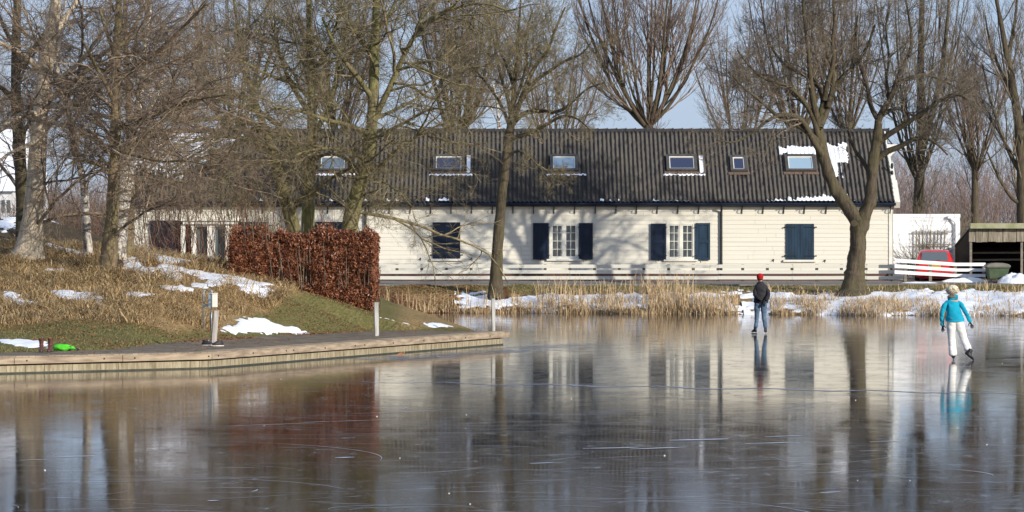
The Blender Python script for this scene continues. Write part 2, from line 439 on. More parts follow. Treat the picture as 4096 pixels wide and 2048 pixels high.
for (px,py,L,w) in [(2680,1762,.9,.09),(2330,1795,.8,.05),(2520,1797,.9,.06),(2980,1775,.8,.05),(3060,1748,.7,.04),(3480,1768,.5,.03),(2120,1855,.35,.04),(1340,1832,.28,.05),(830,2004,.14,.04),(230,1828,.5,.04),(80,1842,.4,.025),(3280,1972,.3,.03),(3440,1805,.3,.02),
                    (900,1705,1.6,.02),(1200,1690,1.8,.02),(1420,1655,2,.02),(3420,1480,1.5,.02),(2420,1445,1.5,.02),(1680,1455,1.6,.02),(3950,1440,2.2,.02)]:
    lines.append((arc(px,py,L,.15,rs.uniform(.25,.7),7),w,.0045))
for (px,py,L,c,a) in [(1000,1740,5.5,.4,.10),(1150,1722,4,-.9,.5),(1600,1700,4,1.1,-.25),(520,1700,3.5,-.2,-.2),(1650,2030,1.2,2.6,2.2),(1900,2030,1.5,2.4,2.0),(2100,1655,5,.5,.2),(2300,1340,12,.2,.1),(1950,1400,9,.3,.3),(600,1625,6,-.3,.1),(1700,1535,9,-.1,.1)]:
    lines2.append((arc(px,py,L,c,a,24),.012,.0042)); lines.append((arc(px+20,py+6,L*.8,c,a,24),.005,.0052))
tag(ribbon_stuff('skate_scratches',lines,M['scratch']),'thin white skate scratches scattered across the frozen pond','scratches',kind='stuff')
tag(ribbon_stuff('faint_scratches',lines2,M['scratch2']),'faint grey skating grooves on the frozen pond','scratches',kind='stuff')
lines=[]
for i in range(60):
    py=1330+680*rs.random()**1.2; px=rs.uniform(-100,4096)
    if px<2050 and py<1520-.05*px: continue
    lines.append((arc(px,py,rs.uniform(1.5,7),rs.gauss(0,.8),rs.gauss(0,.6),22),rs.uniform(.003,.007),.0046+.0003*rs.random()))
tag(ribbon_stuff('skate_arcs',lines,M['scratch']),'long curved skate cuts crossing the frozen pond','scratches',kind='stuff')
# long healed crack
ck=[]
for i in range(120):
    px=1450+i*24; py=1527+ (px-1450)*.0185+3*math.sin(i*.35)+rs.uniform(-1.2,1.2)
    ck.append(ice(px,py))
tag(ribbon_stuff('ice_crack',[(ck,.11,.0038)],M['scratch2']),'long refrozen crack running across the pond in front of the skaters','crack')
# frost apron beside the quay
lines=[]
for i in range(260):
    t=rs.random(); x=Q1[0]+dq[0]*(.35+.72*t)+rs.uniform(.25,2.4)*.9; y=Q1[1]+dq[1]*(.35+.72*t)-rs.uniform(-.3,2.2)
    L=rs.uniform(.3,1.2); a=rs.gauss(.4,.5)
    lines.append(([(x+math.cos(a)*L*k/4,y+math.sin(a)*L*k/4) for k in range(5)],rs.uniform(.01,.05),.003+.0008*rs.random()))
tag(ribbon_stuff('frost_streaks',lines,M['scratch2']),'pale frost streaks on the ice along the quay','frost',kind='stuff')
# snow crumbs
mb=MB()
for i in range(34):
    py=1300+740*rs.random(); px=rs.uniform(0,4096)
    if px<2050 and py<1500-.05*px: continue
    x,y=ice(px,py); r=rs.uniform(.004,.009); mb.ball((x,y,r*.5),(r*1.3,r,r*.8),5,3)
tag(mb.build('snow_crumbs',M['snow']),'tiny crumbs of snow scattered on the ice','snow crumbs',kind='stuff')
# curled leaf on the ice
lx,ly=ice(1605,1423); mb=MB()
for (a,b_,r) in ((0,.12,.13),(.9,.06,.10),(-.8,.05,.09)):
    mb.poly([(lx+.02*math.cos(a),ly,.01),(lx+r*math.cos(a)-.05,ly+.03,.03+b_*.3),(lx+r*.9*math.cos(a)-.01,ly+.05,.03+b_),(lx+.05,ly+.02,.05)])
mb.poly([(lx-.12,ly,.02),(lx,ly-.02,.01),(lx+.03,ly+.03,.1),(lx-.08,ly+.05,.06)])
tag(mb.build('dead_leaf',simple('tan_leaf',(.42,.2,.09),(.3,.13,.06),20)),'curled tan dead leaf lying on the ice beside the quay','leaf')

# ------------------------------------------------------------------ quay
q=empty('quay',(Q1[0],Q1[1],0),0,'low weathered timber quay edging the grassy bank','quay')
def loc(p): return (p[0]-Q1[0],p[1]-Q1[1],p[2])
M['timber']=simple('weathered_timber',(.42,.33,.23),(.24,.18,.125),2.0,(1,1,8),rough=.85,kind='World',bmp=.4)
M['piling']=simple('mossy_piling',(.40,.34,.23),(.20,.165,.10),5,(2.5,2.5,.5),rough=.9,kind='World',bmp=.4)
M['slime']=simple('wet_timber',(.06,.06,.04),(.035,.035,.025),5,rough=.5,kind='World')
M['deck']=simple('quay_path',(.23,.175,.115),(.10,.078,.052),2.2,(1,1,1),rough=.9,kind='World',bmp=.3)
def quay_run(A,B,joints,notch=None):
    A=np.array(A);B=np.array(B);D=B-A;L=np.hypot(*D);u=D/L;n=np.array([-u[1],u[0]])   # n points landward
    def pt(s,w,z): p=A+u*s+n*w; return loc((p[0],p[1],z))
    def blk(mb,s0,s1,w0,w1,z0,z1): mb.hexa([pt(s0,w0,z0),pt(s1,w0,z0),pt(s1,w1,z0),pt(s0,w1,z0),pt(s0,w0,z1),pt(s1,w0,z1),pt(s1,w1,z1),pt(s0,w1,z1)])
    # sheet piling
    pl=MB(); s=0
    rr=random.Random(3)
    while s<L:
        w=.23; blk(pl,s,min(s+w-.006,L),.05+rr.uniform(0,.012),.12,-.2,.165); s+=w
    pl.build('sheet_piling',M['piling'],q)
    sl=MB(); blk(sl,0,L,.035,.05,-.05,.03); sl.build('wet_band',M['slime'],q)
    bb=MB(); blk(bb,0,L,.10,.16,.0,.33); bb.build('backing',M['slime'],q)
    for s0,s1 in zip(joints[:-1],joints[1:]):
        fb=MB(); blk(fb,s0*L+.006,s1*L-.006,-.03,.095,.20,.335); fb.build('fascia_board',M['timber'],q,bevel=.006)
        k=s0*L+.3
        while k<s1*L:
            a=pt(k,-.03,.27); b=pt(k,-.045,.27); MB().tube([a,b],.018,6).build('bolt',M['iron'],q); k+=1.9
    cb=MB(); s=0
    while s<L:
        w=.16; blk(cb,s,min(s+w-.008,L),.0,.55,.338,.355+rr.uniform(0,.008)); s+=w
    cb.build('capping_planks',M['timber'],q)
dj=[0,.22,.45,.66,.82,1]
quay_run(Q0,Q1,[0,.35,.354+.0,.7,1][:2]+[.7,1])
quay_run(Q1,Q2,dj)
# end board past the tip, and path surface
mb=MB(); u=dq/np.hypot(*dq)
p0=np.array(Q2); mb.hexa([loc((p0[0]-u[0]*.02+a*nq[0]+b*u[0],p0[1]-u[1]*.02+a*nq[1]+b*u[1],z)) for z in (.20,.345) for a,b in ((-.04,0),(-.04,.35),(1.6,.35),(1.6,0))]); mb.build('end_board',M['timber'],q)
dk=MB()
A0=np.array(Q0);A1=np.array(Q1);A2=np.array(Q2)
def off(p,n,w): return (p[0]+n[0]*w,p[1]+n[1]*w)
nb=(nq+nq0)/np.linalg.norm(nq+nq0)
a=[off(A0,nq0,.5),off(A1,nb,.52),off(A2+u*.1,nq,.5)]; b=[off(A0,nq0,2.3),off(A1,nb,3.0),off(A1+dq*.5,nq,4.7),off(A2+u*.2,nq,3.4)]
def dkseg(p0,p1,q0,q1,n=20):
    for i in range(n):
        t0=i/n;t1=(i+1)/n; L=lambda m,k,t:(m[0]*(1-t)+k[0]*t,m[1]*(1-t)+k[1]*t,.352)
        dk.poly([loc(L(p0,p1,t0)),loc(L(p0,p1,t1)),loc(L(q0,q1,t1)),loc(L(q0,q1,t0))])
dkseg(a[0],a[1],b[0],b[1]); mid=off(A1+dq*.5,nq,.5); dkseg(a[1],mid,b[1],b[2]); dkseg(mid,a[2],b[2],b[3])
dk.build('path_surface',M['deck'],q)

# ------------------------------------------------------------------ snow lying on the ground
def pip(x,y,poly):
    inside=np.zeros(x.shape,bool); n=len(poly)
    for i in range(n):
        (ax,ay),(bx,by)=poly[i],poly[(i+1)%n]
        inside^=((ay>y)!=(by>y))&(x<(bx-ax)*(y-ay)/(by-ay+1e-12)+ax)
    return inside
def snow_from_px(name,poly,label,thick=.05,rag=.35,Y0=74,Y1=150,res=.07,sx=1,zf=None,cover=.0,seed=0):
    W=[ground_at(x,y,Y0,Y1)[:2] for x,y in poly]; Wn=np.array(W)
    x0,y0=Wn.min(0)-.3; x1,y1=Wn.max(0)+.3
    xs=np.arange(x0,x1,res); ys=np.arange(y0,y1,res*2.2)
    X,Y=np.meshgrid(xs,ys); Xr=X.ravel();Yr=Y.ravel()
    dd=sdist(Xr,Yr,Wn)
    nz=(fbm(Xr*2.2*sx,Yr*1.1,3,seed+3)-.5)*2*rag+(fbm(Xr*9*sx,Yr*4,2,seed+8)-.5)*(rag*.8+.15)+(fbm(Xr*22,Yr*9,2,seed+18)-.5)*.26
    e=dd+nz-cover
    h=np.clip(e*.35,-.02,thick*.6)*(.8+.4*fbm(Xr*3,Yr*2,2,1))
    Z=ground(Xr,Yr)+h
    V=np.stack([Xr,Yr,Z],1); nx=len(xs); i=np.arange((len(ys)-1)*nx).reshape(-1,nx)[:,:-1].ravel()
    Fq=np.stack([i,i+1,i+nx+1,i+nx],1); Fq=Fq[(e[Fq]>0).any(1)]
    if len(Fq)==0: return
    used=np.unique(Fq); mp=np.zeros(len(V),int); mp[used]=np.arange(len(used))
    o=np_mesh(name,V[used],mp[Fq],M['snow'],None,True)
    return tag(o,label,'snow',kind='stuff')
snow_from_px('snow_patch',[(885,1325),(950,1290),(1000,1270),(1060,1275),(1110,1300),(1180,1320),(1225,1328),(1100,1333),(960,1338)],'bright white snow patch on the lawn beside the grey mooring post',.07,.2)
snow_from_px('snow_patch',[(510,980),(560,985),(640,1000),(720,1018),(800,1035),(840,1050),(760,1056),(660,1050),(560,1020)],'long snow bank on top of the slope below the entrance',.10,.25,seed=1)
snow_from_px('snow_patch',[(465,1025),(500,1030),(560,1065),(640,1080),(740,1105),(735,1125),(640,1118),(560,1100),(470,1060)],'snow strip running downhill from the black log',.08,.3,seed=2)
snow_from_px('snow_patch',[(640,1050),(760,1075),(860,1090),(960,1110),(1080,1140),(1040,1165),(960,1150),(860,1130),(760,1100),(650,1080)],'broken snow strip in the straw grass left of the hedge',.06,.45,seed=3)
snow_from_px('snow_patch',[(160,965),(230,985),(340,1010),(350,1035),(240,1010),(160,985)],'snow strip on the slope behind the two left trunks',.06,.3,seed=4)
snow_from_px('snow_patch',[(0,885),(80,870),(80,885),(40,935),(0,930)],'snow drift on the dirt mound at the left edge',.08,.3,seed=5)
snow_from_px('snow_patch',[(170,862),(250,870),(240,885),(170,880)],'thin snow on the crest of the dirt mound',.05,.25,seed=5)
snow_from_px('snow_patch',[(190,1170),(330,1160),(400,1190),(440,1225),(330,1205),(200,1190)],'snow remnants in the dry grass on the left slope',.05,.45,seed=6,cover=.05)
snow_from_px('snow_patch',[(0,1155),(40,1160),(110,1200),(190,1210),(100,1225),(0,1205)],'small snow remnants in dry grass at the far left',.05,.45,seed=7,cover=.05)
snow_from_px('snow_patch',[(0,1368),(90,1368),(165,1372),(160,1392),(60,1388),(0,1380)],'thin snow on the grass beside the boots',.04,.15,seed=8)
snow_from_px('snow_patch',[(1515,1284),(1640,1287),(1640,1297),(1520,1295)],'narrow snow sliver on the lawn near the white post',.03,.12,Y0=88,Y1=97,seed=9)
snow_from_px('snow_patch',[(1690,1298),(1780,1302),(1790,1312),(1720,1310)],'snow flecks on the tip of the grassy bank',.03,.3,Y1=115,seed=10)
for k_,(a_,b_,lab) in enumerate([(600,1118,'small snow remnant below the strip beside the black log'),(720,1150,'small snow remnant in the middle of the straw slope'),(560,1180,'snow remnant left of the switch boxes on the straw slope'),(1035,1160,'snow speck at the right end of the straw slope'),(800,1135,'snow remnant above the switch boxes'),(250,1085,'snow remnant between the pale tree and the brown trunk')]):
    snow_from_px('snow_patch',[(a_-55,b_-5),(a_+10,b_-9),(a_+60,b_+4),(a_+20,b_+11),(a_-40,b_+7)],lab,.04,.42,seed=40+k_,cover=.02)
# far bank
FB=133
def snow_far(name,x0,x1,t0,t1,label,thick=.07,rag=.5,cover=0,seed=0,res=.11):
    xs=np.arange(x0,x1,res); ts=np.linspace(t0-.1,t1+.1,80)
    X,T=np.meshgrid(xs,ts); Y=yshore(X)+T*(142.3-yshore(X)); Xr=X.ravel();Yr=Y.ravel();Tr=T.ravel()
    e=np.minimum(np.minimum(Tr-t0,t1-Tr)*3.4,np.minimum(Xr-x0,x1-Xr)*.5)
    nz=(fbm(Xr*.9,Yr*1.5,3,seed+3)-.5)*2*rag+(fbm(Xr*5,Yr*4,3,seed+8)-.5)*rag*1.3
    e=e+nz-cover
    Z=ground(Xr,Yr)+np.clip(e*.4,-.04,thick)*(.7+.6*fbm(Xr*4,Yr*3,2,1))
    nx=len(xs); i=np.arange((len(ts)-1)*nx).reshape(-1,nx)[:,:-1].ravel(); Fq=np.stack([i,i+1,i+nx+1,i+nx],1)
    Fq=Fq[(e[Fq]>0).any(1)]; used=np.unique(Fq); mp=np.zeros(len(Xr),int); mp[used]=np.arange(len(used))
    V=np.stack([Xr,Yr,Z],1)
    return tag(np_mesh(name,V[used],mp[Fq],M['snow'],None,True),label,'snow',kind='stuff')
snow_far('bank_snow',-2.3,9.2,.10,.50,'snow lying on the reed bank below the white fence',.05,.7,.12,1)
snow_far('bank_snow',9.0,32,.03,.56,'thick snow along the bank behind the skaters',.07,.62,.02,2)
# snow at the right by the angled fence
def snow_pile(px,py,Y,w,h,d_,label,seed):
    x,_,_=P(px,py,Y); z0=float(farz(np.array([x]),np.array([Y]))[0])+.03; rr=np.random.RandomState(seed)
    u=np.linspace(-1,1,26); v=np.linspace(-1,1,16); U,Vv=np.meshgrid(u,v)
    r=np.clip(1-np.hypot(U,Vv)**2,0,1)
    Z=z0-.03+h*(r**.7)*(.55+.9*fbm(U*3,Vv*3,3,seed))
    V=np.stack([(x+U*w).ravel(),(Y+Vv*d_).ravel(),Z.ravel()],1); i=np.arange(15*26).reshape(15,26)[:,:-1].ravel()
    return tag(np_mesh('snow_heap',V,np.stack([i,i+1,i+27,i+26],1),M['snow'],None,True),label,'snow heap')
snow_pile(3860,1120,146.2,1.1,.22,.4,'long snow heap against the foot of the angled white fence',1)
snow_pile(4065,1124,145.0,.8,.42,.7,'rounded snow heap at the right edge beside the green container',2)
snow_pile(3680,1130,145.0,.9,.08,.4,'low snow heap below the bumper side of the fence by the red car',3)

# ------------------------------------------------------------------ long white house
HY=149.0
def hx(px,Y=HY): return (px-CX)*Y/F
def hz(py,Y=HY): return CH-(py-YH)*Y/F
house=empty('long_house',(0,HY,hz(1118)),0,'long low white weatherboard house under a dark pantiled roof with skylights','house')
HO=(0,HY,hz(1118))
class HB(MB):
    """collects in world coordinates, builds relative to its thing"""
    def build(s,name,mat,parent=None,smooth=False,bevel=0,org=None):
        if parent is not None:
            o=org if org is not None else parent_org[parent.name]
            s.v=[(a-o[0],b-o[1],c-o[2]) for a,b,c in s.v]
        return MB.build(s,name,mat,parent,smooth,bevel)
parent_org={house.name:HO}
def reg(o,org): parent_org[o.name]=org; return o
XL,XR=hx(530),hx(3570)
wins=[(2204,2308,897,1033),(2672,2774,897,1034)]
holes=[(hx(a),hx(b),hz(d),hz(c)) for a,b,c,d in wins]+[(hx(738),hx(905),hz(1112),hz(884))]
def boards(mb,x0,x1,z0,z1,Yf,h=.185,holes=(),proud=.022,seed=0):
    rr=random.Random(seed); z=z0
    while z<z1-.02:
        zt=min(z+h,z1); iv=[(x0,x1)]
        for (a,b,c,d) in holes:
            if d>z+.04 and c<zt-.04:
                iv=[t for (s,e) in iv for t in ((s,min(e,a)),(max(s,b),e)) if t[1]-t[0]>.02]
        for s,e in iv:
            cuts=[s]; k=s+rr.uniform(2,5)
            while k<e-1: cuts.append(k); k+=rr.uniform(3.2,5.5)
            cuts.append(e)
            for a,b in zip(cuts[:-1],cuts[1:]):
                w=rr.uniform(-.003,.003); g=.003
                mb.poly([(a+g,Yf-proud+w,z),(b-g,Yf-proud+w,z),(b-g,Yf-.003,zt+.012),(a+g,Yf-.003,zt+.012)])
                mb.poly([(a+g,Yf,z),(b-g,Yf,z),(b-g,Yf-proud+w,z),(a+g,Yf-proud+w,z)])
        z=zt
mb=HB(); boards(mb,XL,XR,hz(1089),hz(812),HY,holes=holes)
mb.build('weatherboard_wall',M['cream'],house)
mb=HB()    # structural walls behind the boards (sides, back)
mb.box(XL+.01,XR-.01,HY+7.9,HY+8.0,1.1,hz(812)); mb.box(XL+.01,XL+.11,HY+.02,HY+7.9,1.1,hz(812))
mb.box(XR-.11,XR-.01,HY+.02,HY+7.9,1.1,hz(812))
ridge=(HY+4.0,CH+(YH-525)*(HY+4)/F); eave=(HY-.35,hz(813))
mb.poly([(XR-.02,HY+.02,eave[1]-.1),(XR-.02,HY+7.98,eave[1]-.1),(XR-.02,ridge[0],ridge[1]-.25)])
mb.poly([(XL+.02,HY+.02,eave[1]-.1),(XL+.02,ridge[0],ridge[1]-.25),(XL+.02,HY+7.98,eave[1]-.1)])
mb.build('side_wall',M['cream'],house)
mb=HB(); mb.box(XL,XR,HY+.01,HY+.10,1.0,hz(1091)); mb.build('brick_plinth',M['brickbase'],house)
# interior backing (dark)
mb=HB(); mb.box(XL+.2,XR-.2,HY+.5,HY+.56,1.1,hz(830)); mb.build('interior',M['dark'],house)
# roof: real pantile relief
def roofpt(x,t,lift=0):            # t 0 eave .. 1 ridge
    dy=ridge[0]-eave[0]; dz=ridge[1]-eave[1]; l=math.hypot(dy,dz)
    return (x, eave[0]+dy*t-dz/l*lift, eave[1]+dz*t+dy/l*lift)
ncol=176; per=(XR-XL+.3)/ncol; nrow=17; pp=8
u=np.arange(ncol*pp+1)/pp; ph=u%1
prof=np.where(ph<.62,np.sin(np.clip(ph/.62,0,1)*math.pi)*.055,-.012*np.sin((ph-.62)/.38*math.pi))
rows=[];ts=[]
rs2=np.random.RandomState(4); jit=rs2.randn(nrow,ncol+1)*.009
for r in range(nrow):
    for e,(tt,l) in enumerate(((r/nrow,.035),((r+.98)/nrow,.0))):
        ts.append(tt); rows.append(prof+l+np.repeat(jit[r],pp)[:len(u)])
dy=ridge[0]-eave[0]; dz=ridge[1]-eave[1]; l=math.hypot(dy,dz)
X=XL-.15+u*per
V=np.concatenate([np.stack([X,eave[0]+dy*t-dz/l*(rw+.02),eave[1]+dz*t+dy/l*(rw+.02)],1) for t,rw in zip(ts,rows)])
V-=np.array(HO); nx=len(u); i=np.arange((len(ts)-1)*nx).reshape(-1,nx)[:,:-1].ravel()
np_mesh('pantile_roof',V,np.stack([i,i+1,i+nx+1,i+nx],1),M['tile'],house,False)
mb=HB(); a=roofpt(0,0,-.08); b=roofpt(0,.998,-.08); mb.poly([(XL-.1,a[1],a[2]),(XR+.1,a[1],a[2]),(XR+.1,b[1],b[2]),(XL-.1,b[1],b[2])])
mb.poly([(XL-.1,HY+8.35,eave[1]),(XL-.1,ridge[0],ridge[1]),(XR+.1,ridge[0],ridge[1]),(XR+.1,HY+8.35,eave[1])]); mb.build('roof_deck',M['iron'],house)
mb=HB(); x=XL-.15
while x<XR+.15:
    mb.tube([(x,ridge[0],ridge[1]+.0),(x+.40,ridge[0],ridge[1]+.02)],.11,10); mb.tube([(x+.36,ridge[0],ridge[1]+.02),(x+.41,ridge[0],ridge[1]+.02)],.128,10); x+=.41
mb.build('ridge_tiles',M['tile'],house)
# gutter and fascia
mb=HB(); mb.box(XL-.1,XR+.05,HY-.30,HY-.20,hz(826),hz(812))
pts=[]; 
mb.tube([(XL-.15,HY-.38,hz(817)),(XR+.1,HY-.38,hz(817))],.065,10); mb.box(XL-.15,XR+.1,HY-.455,HY-.44,hz(817),hz(811.5))
mb.build('gutter',M['navy'],house)
mb=HB(); mb.box(XL,XR,HY-.20,HY-.02,hz(829),hz(827)); mb.build('soffit',M['cream'],house)
# scroll brackets
bx=[558,640,722,804,886,968,1050,1132,1214,1311,1393,1475.6,1558,1641,1723,1805,1887,1970,2052,2134,2216,2299,2381,2464,2546,2629,2711,2795,2968,3052,3135,3217,3304,3388,3470,3560]
for px in bx:
    x=hx(px); mb=HB(); mb.box(x-.018,x+.018,HY-.060,HY-.024,hz(855),hz(826)); mb.box(x-.018,x+.018,HY-.36,HY-.06,hz(829),hz(826.2))
    c=[(x,HY-.06-.22*math.sin(a)*(1-a/9),hz(850)+.25*(1-math.cos(a))*.55) for a in np.linspace(0,2.6,7)]
    mb.tube(c,.012,5); mb.tube([(x,HY-.17+.05*math.cos(a),hz(838)+.05*math.sin(a)) for a in np.linspace(0,5,8)],.009,5)
    mb.build('bracket',M['iron'],house)
# downpipes
for px,mt in ((2885,'steel'),(1462,'iron')):
    x=hx(px); mb=HB(); mb.tube([(x,HY-.36,hz(818)),(x,HY-.34,hz(828)),(x,HY-.10,hz(845)),(x,HY-.09,hz(1112))],.05,10)
    for py in (860,950,1050): mb.tube([(x,HY-.09,hz(py)),(x,HY-.09,hz(py+5))],.062,10)
    mb.build('downpipe',M['iron'] if px>2000 else M['iron'],house)
# corner boards
mb=HB(); mb.box(XR-.16,XR+.02,HY-.05,HY+.01,1.15,hz(830)); mb.box(XR-.0,XR+.03,HY-.05,HY+.2,1.15,hz(830)); mb.build('corner_board',M['frame'],house)
# gable verge: pale bargeboard, hoist beam
mb=HB()
for t0,t1,w in ((0.0,.30,.24),(.30,.55,.19),(.55,.80,.12),(.80,.985,.07)):
    A=[roofpt(0,t0,.06),roofpt(0,t1,.06)]; B=[roofpt(0,t0,-.25),roofpt(0,t1,-.25)]
    x0=XR+.05; 
    mb.hexa([(x0,B[0][1],B[0][2]),(x0+w,B[0][1],B[0][2]),(x0+w,B[1][1],B[1][2]),(x0,B[1][1],B[1][2]),(x0,A[0][1],A[0][2]),(x0+w,A[0][1],A[0][2]),(x0+w,A[1][1],A[1][2]),(x0,A[1][1],A[1][2])])
mb.build('bargeboard',M['frame'],house)
mb=HB(); Yb=HY+3.4; zb=CH+(YH-584)*Yb/F; xb=(3545-CX)*Yb/F
mb.box(xb,(3625-CX)*Yb/F,Yb-.08,Yb+.08,zb-.06,zb+.07); mb.bar((xb,Yb,zb-.6),(xb+.5,Yb,zb-.05),.08,.08,(0,1,0)); mb.build('hoist_beam',M['frame'],house)
for py in (665,695):
    Yb=HY+1.9; mb=HB(); mb.ball(((3562-CX)*Yb/F,Yb-.6,CH+(YH-py)*Yb/F),(.06,.1,.14),8,6); mb.build('gable_ornament',M['iron'],house)

def window(px0,px1,py0,py1):
    x0,x1,z0,z1=hx(px0),hx(px1),hz(py1),hz(py0)
    mb=HB(); t=.07; y0,y1=HY-.05,HY+.10
    for (a,b,c,d) in ((x0-.03,x0+t,z0,z1),(x1-t,x1+.03,z0,z1),(x0+t,x1-t,z1-t,z1),(x0+t,x1-t,z0,z0+t)): mb.box(a,b,y0,y1,c,d)
    xc=(x0+x1)/2; mb.box(xc-.05,xc+.05,y0+.01,y1,z0+t,z1-t)
    fr=mb.build('window',M['frame'],house); 
    for a,b in ((x0+t,xc-.05),(xc+.05,x1-t)):
        sm=HB(); s=.045; zz0,zz1=z0+t,z1-t; ya,yb=HY-.025,HY+.02
        for (p,q,c,d) in ((a+.002,a+s,zz0,zz1),(b-s,b-.002,zz0,zz1),(a+s,b-s,zz1-s,zz1),(a+s,b-s,zz0,zz0+s)): sm.box(p,q,ya,yb,c,d)
        w=(b-a)/2; sm.box((a+b)/2-.012,(a+b)/2+.012,ya+.006,yb-.002,zz0+s,zz1-s)
        for k in (1,2,3):
            z=zz0+(zz1-zz0)*k/4; sm.box(a+s,b-s,ya+.004,yb-.004,z-.012,z+.012)
        sm.build('sash',M['frame'],fr,org=HO)
        gm=HB(); gm.poly([(a+.01,HY+.008,zz0),(b-.01,HY+.008,zz0),(b-.01,HY+.008,zz1),(a+.01,HY+.008,zz1)]); gm.build('pane',M['glassclear'],fr,org=HO)
    cm=HB(); n=40; rr=random.Random(px0)
    for (c0,c1) in ((x0+t,x0+t+(x1-x0)*.24),(x1-t-(x1-x0)*.26,x1-t)):
        for k in range(n):
            a=c0+(c1-c0)*k/n; b=c0+(c1-c0)*(k+1)/n
            ya=HY+.16+.03*math.sin(k*1.1); yb=HY+.16+.03*math.sin((k+1)*1.1)
            cm.poly([(a,ya,z0+.05),(b,yb,z0+.05),(b,yb,z1-.05),(a,ya,z1-.05)])
    cm.poly([(x0+t,HY+.3,z0),(x1-t,HY+.3,z0),(x1-t,HY+.3,z0+(z1-z0)*.95),(x0+t,HY+.3,z0+(z1-z0)*.95)])
    cm.build('curtain',M['curtain'],fr,org=HO)
    sl=HB(); sl.box(x0-.14,x1+.14,HY-.12,HY-.0,z0-.075,z0-.002); sl.build('sill',M['frame'],fr,org=HO)
def glassclear():
    m,nt,b=new_mat('clear_glass'); b.inputs['Base Color'].default_value=(.9,.95,.95,1); b.inputs['Roughness'].default_value=.02
    b.inputs['Alpha'].default_value=.35; b.inputs['Base Color'].default_value=(.12,.14,.15,1); b.inputs['Specular IOR Level'].default_value=.8; return m
M['glassclear']=glassclear()
window(2200,2312,892,1036); window(2668,2778,892,1038)
def shutter_panel(px0,px1,py0,py1,mat,label=None,tilt=.10):
    """open shutter with two raised panels"""
    x0,x1,z0,z1=hx(px0),hx(px1),hz(py1),hz(py0); y0=HY-.10
    mb=HB(); mb.box(x0,x1,y0+.018,y0+.03,z0,z1); s=.09
    for (a,b,c,d) in ((x0,x0+s,z0,z1),(x1-s,x1,z0,z1),(x0+s,x1-s,z1-s,z1),(x0+s,x1-s,z0,z0+s),(x0+s,x1-s,(z0+z1)/2-.06,(z0+z1)/2+.06)): mb.box(a,b,y0-.012,y0+.03,c,d)
    for c,d in ((z0+s,(z0+z1)/2-.06),((z0+z1)/2+.06,z1-s)): mb.box(x0+s+.06,x1-s-.06,y0+.004,y0+.02,c+.07,d-.07)
    o=mb.build('shutter',mat,house)
    hm=HB()
    for z in (z0+.18,z1-.18):
        e=x1 if px0<2200 or (2590<px0<2660) else x0
        hm.box(e-.05,e+.05,y0-.03,y0-.014,z-.02,z+.02)
    hm.box((x0+x1)/2-.012,(x0+x1)/2+.012,y0-.02,y0,z0-.07,z0+.03)
    hm.build('hinge',M['iron'],o,org=HO)
    if label: o['label']=label
shutter_panel(2132,2194,892,1038,M['navy']); shutter_panel(2316,2371,892,1038,M['navy'])
shutter_panel(2603,2662,894,1040,M['navy']); shutter_panel(2782,2840,892,1040,M['navy2'],'bluer faded open shutter')
def shutter_closed(px0,px1,py0,py1,mat,label=None,sill=True):
    x0,x1,z0,z1=hx(px0),hx(px1),hz(py1),hz(py0); xm=(x0+x1)/2
    for a,b in ((x0,xm-.006),(xm+.006,x1)):
        mb=HB(); n=5; w=(b-a)/n
        for k in range(n): mb.box(a+k*w+.002,a+(k+1)*w-.004,HY-.075,HY-.04,z0,z1)
        mb.box(a,b,HY-.045,HY-.03,z0+.003,z1-.003)
        o=mb.build('shutter',mat,house)
        if label: o['label']=label
        hm=HB()
        for z in (z0+.15,z1-.15):
            e=a if a==x0 else b; sg=1 if a==x0 else -1
            hm.box(min(e-sg*.09,e+sg*.42),max(e-sg*.09,e+sg*.42),HY-.09,HY-.077,z-.018,z+.018); hm.ball((e-sg*.08,HY-.09,z),.035,6,4)
        hm.build('strap_hinge',M['iron'],o,org=HO)
    if sill:
        sl=HB(); sl.box(x0-.12,x1+.08,HY-.12,HY,z0-.10,z0-.012); sl.build('sill',M['frame'],house)
shutter_closed(1731,1841,889,1034,M['navy']); shutter_closed(3144,3256,895,1038,M['navy2'],'faded bluer closed shutter')
shutter_closed(600,725,882,1030,M['navy']); shutter_closed(955,1075,887,1040,M['navy']); shutter_closed(1262,1372,887,1036,M['navy'])  # leftmost pair is a made-up stand-in, its dark colour showing a dark opening
# small iron shutter catches
for px,py in ((1682,1035),(1886,1035),(3094,1040),(3300,1042)):
    x,z=hx(px),hz(py); mb=HB(); mb.bar((x,HY-.03,z-.08),(x,HY-.05,z+.05),.02,.02,(0,1,0)); mb.ball((x,HY-.06,z),.03,6,4); mb.bar((x-.09,HY-.05,z-.05),(x,HY-.05,z),.018,.018); mb.build('shutter_catch',M['iron'],house)
# entrance portico
mb=HB(); mb.box(hx(722),hx(962),HY-.55,HY-.02,hz(884),hz(877)); mb.box(hx(735),hx(950),HY-.45,HY-.02,hz(897),hz(885)); mb.build('door_canopy',M['frame'],house)
mb=HB()
for a,b in ((726,744),(768,786),(832,862),(904,918)): mb.box(hx(a),hx(b),HY-.30,HY-.03,1.15,hz(897))
mb.box(hx(786),hx(832),HY-.28,HY-.03,hz(905),hz(897)); mb.box(hx(862),hx(904),HY-.28,HY-.03,hz(905),hz(897)); mb.build('door_frame',M['frame'],house)
dr=HB(); dr.box(hx(786),hx(832),HY+.05,HY+.10,1.2,hz(905)); dr=dr.build('door',M['glass'],house)
dh=HB(); dh.ball((hx(826),HY+.02,2.0),.035,8,6); dh.build('handle',M['steel'],dr,org=HO)
mb=HB(); mb.box(hx(862),hx(904),HY+.05,HY+.10,hz(1045),hz(905)); mb.build('side_light',M['glass'],house)
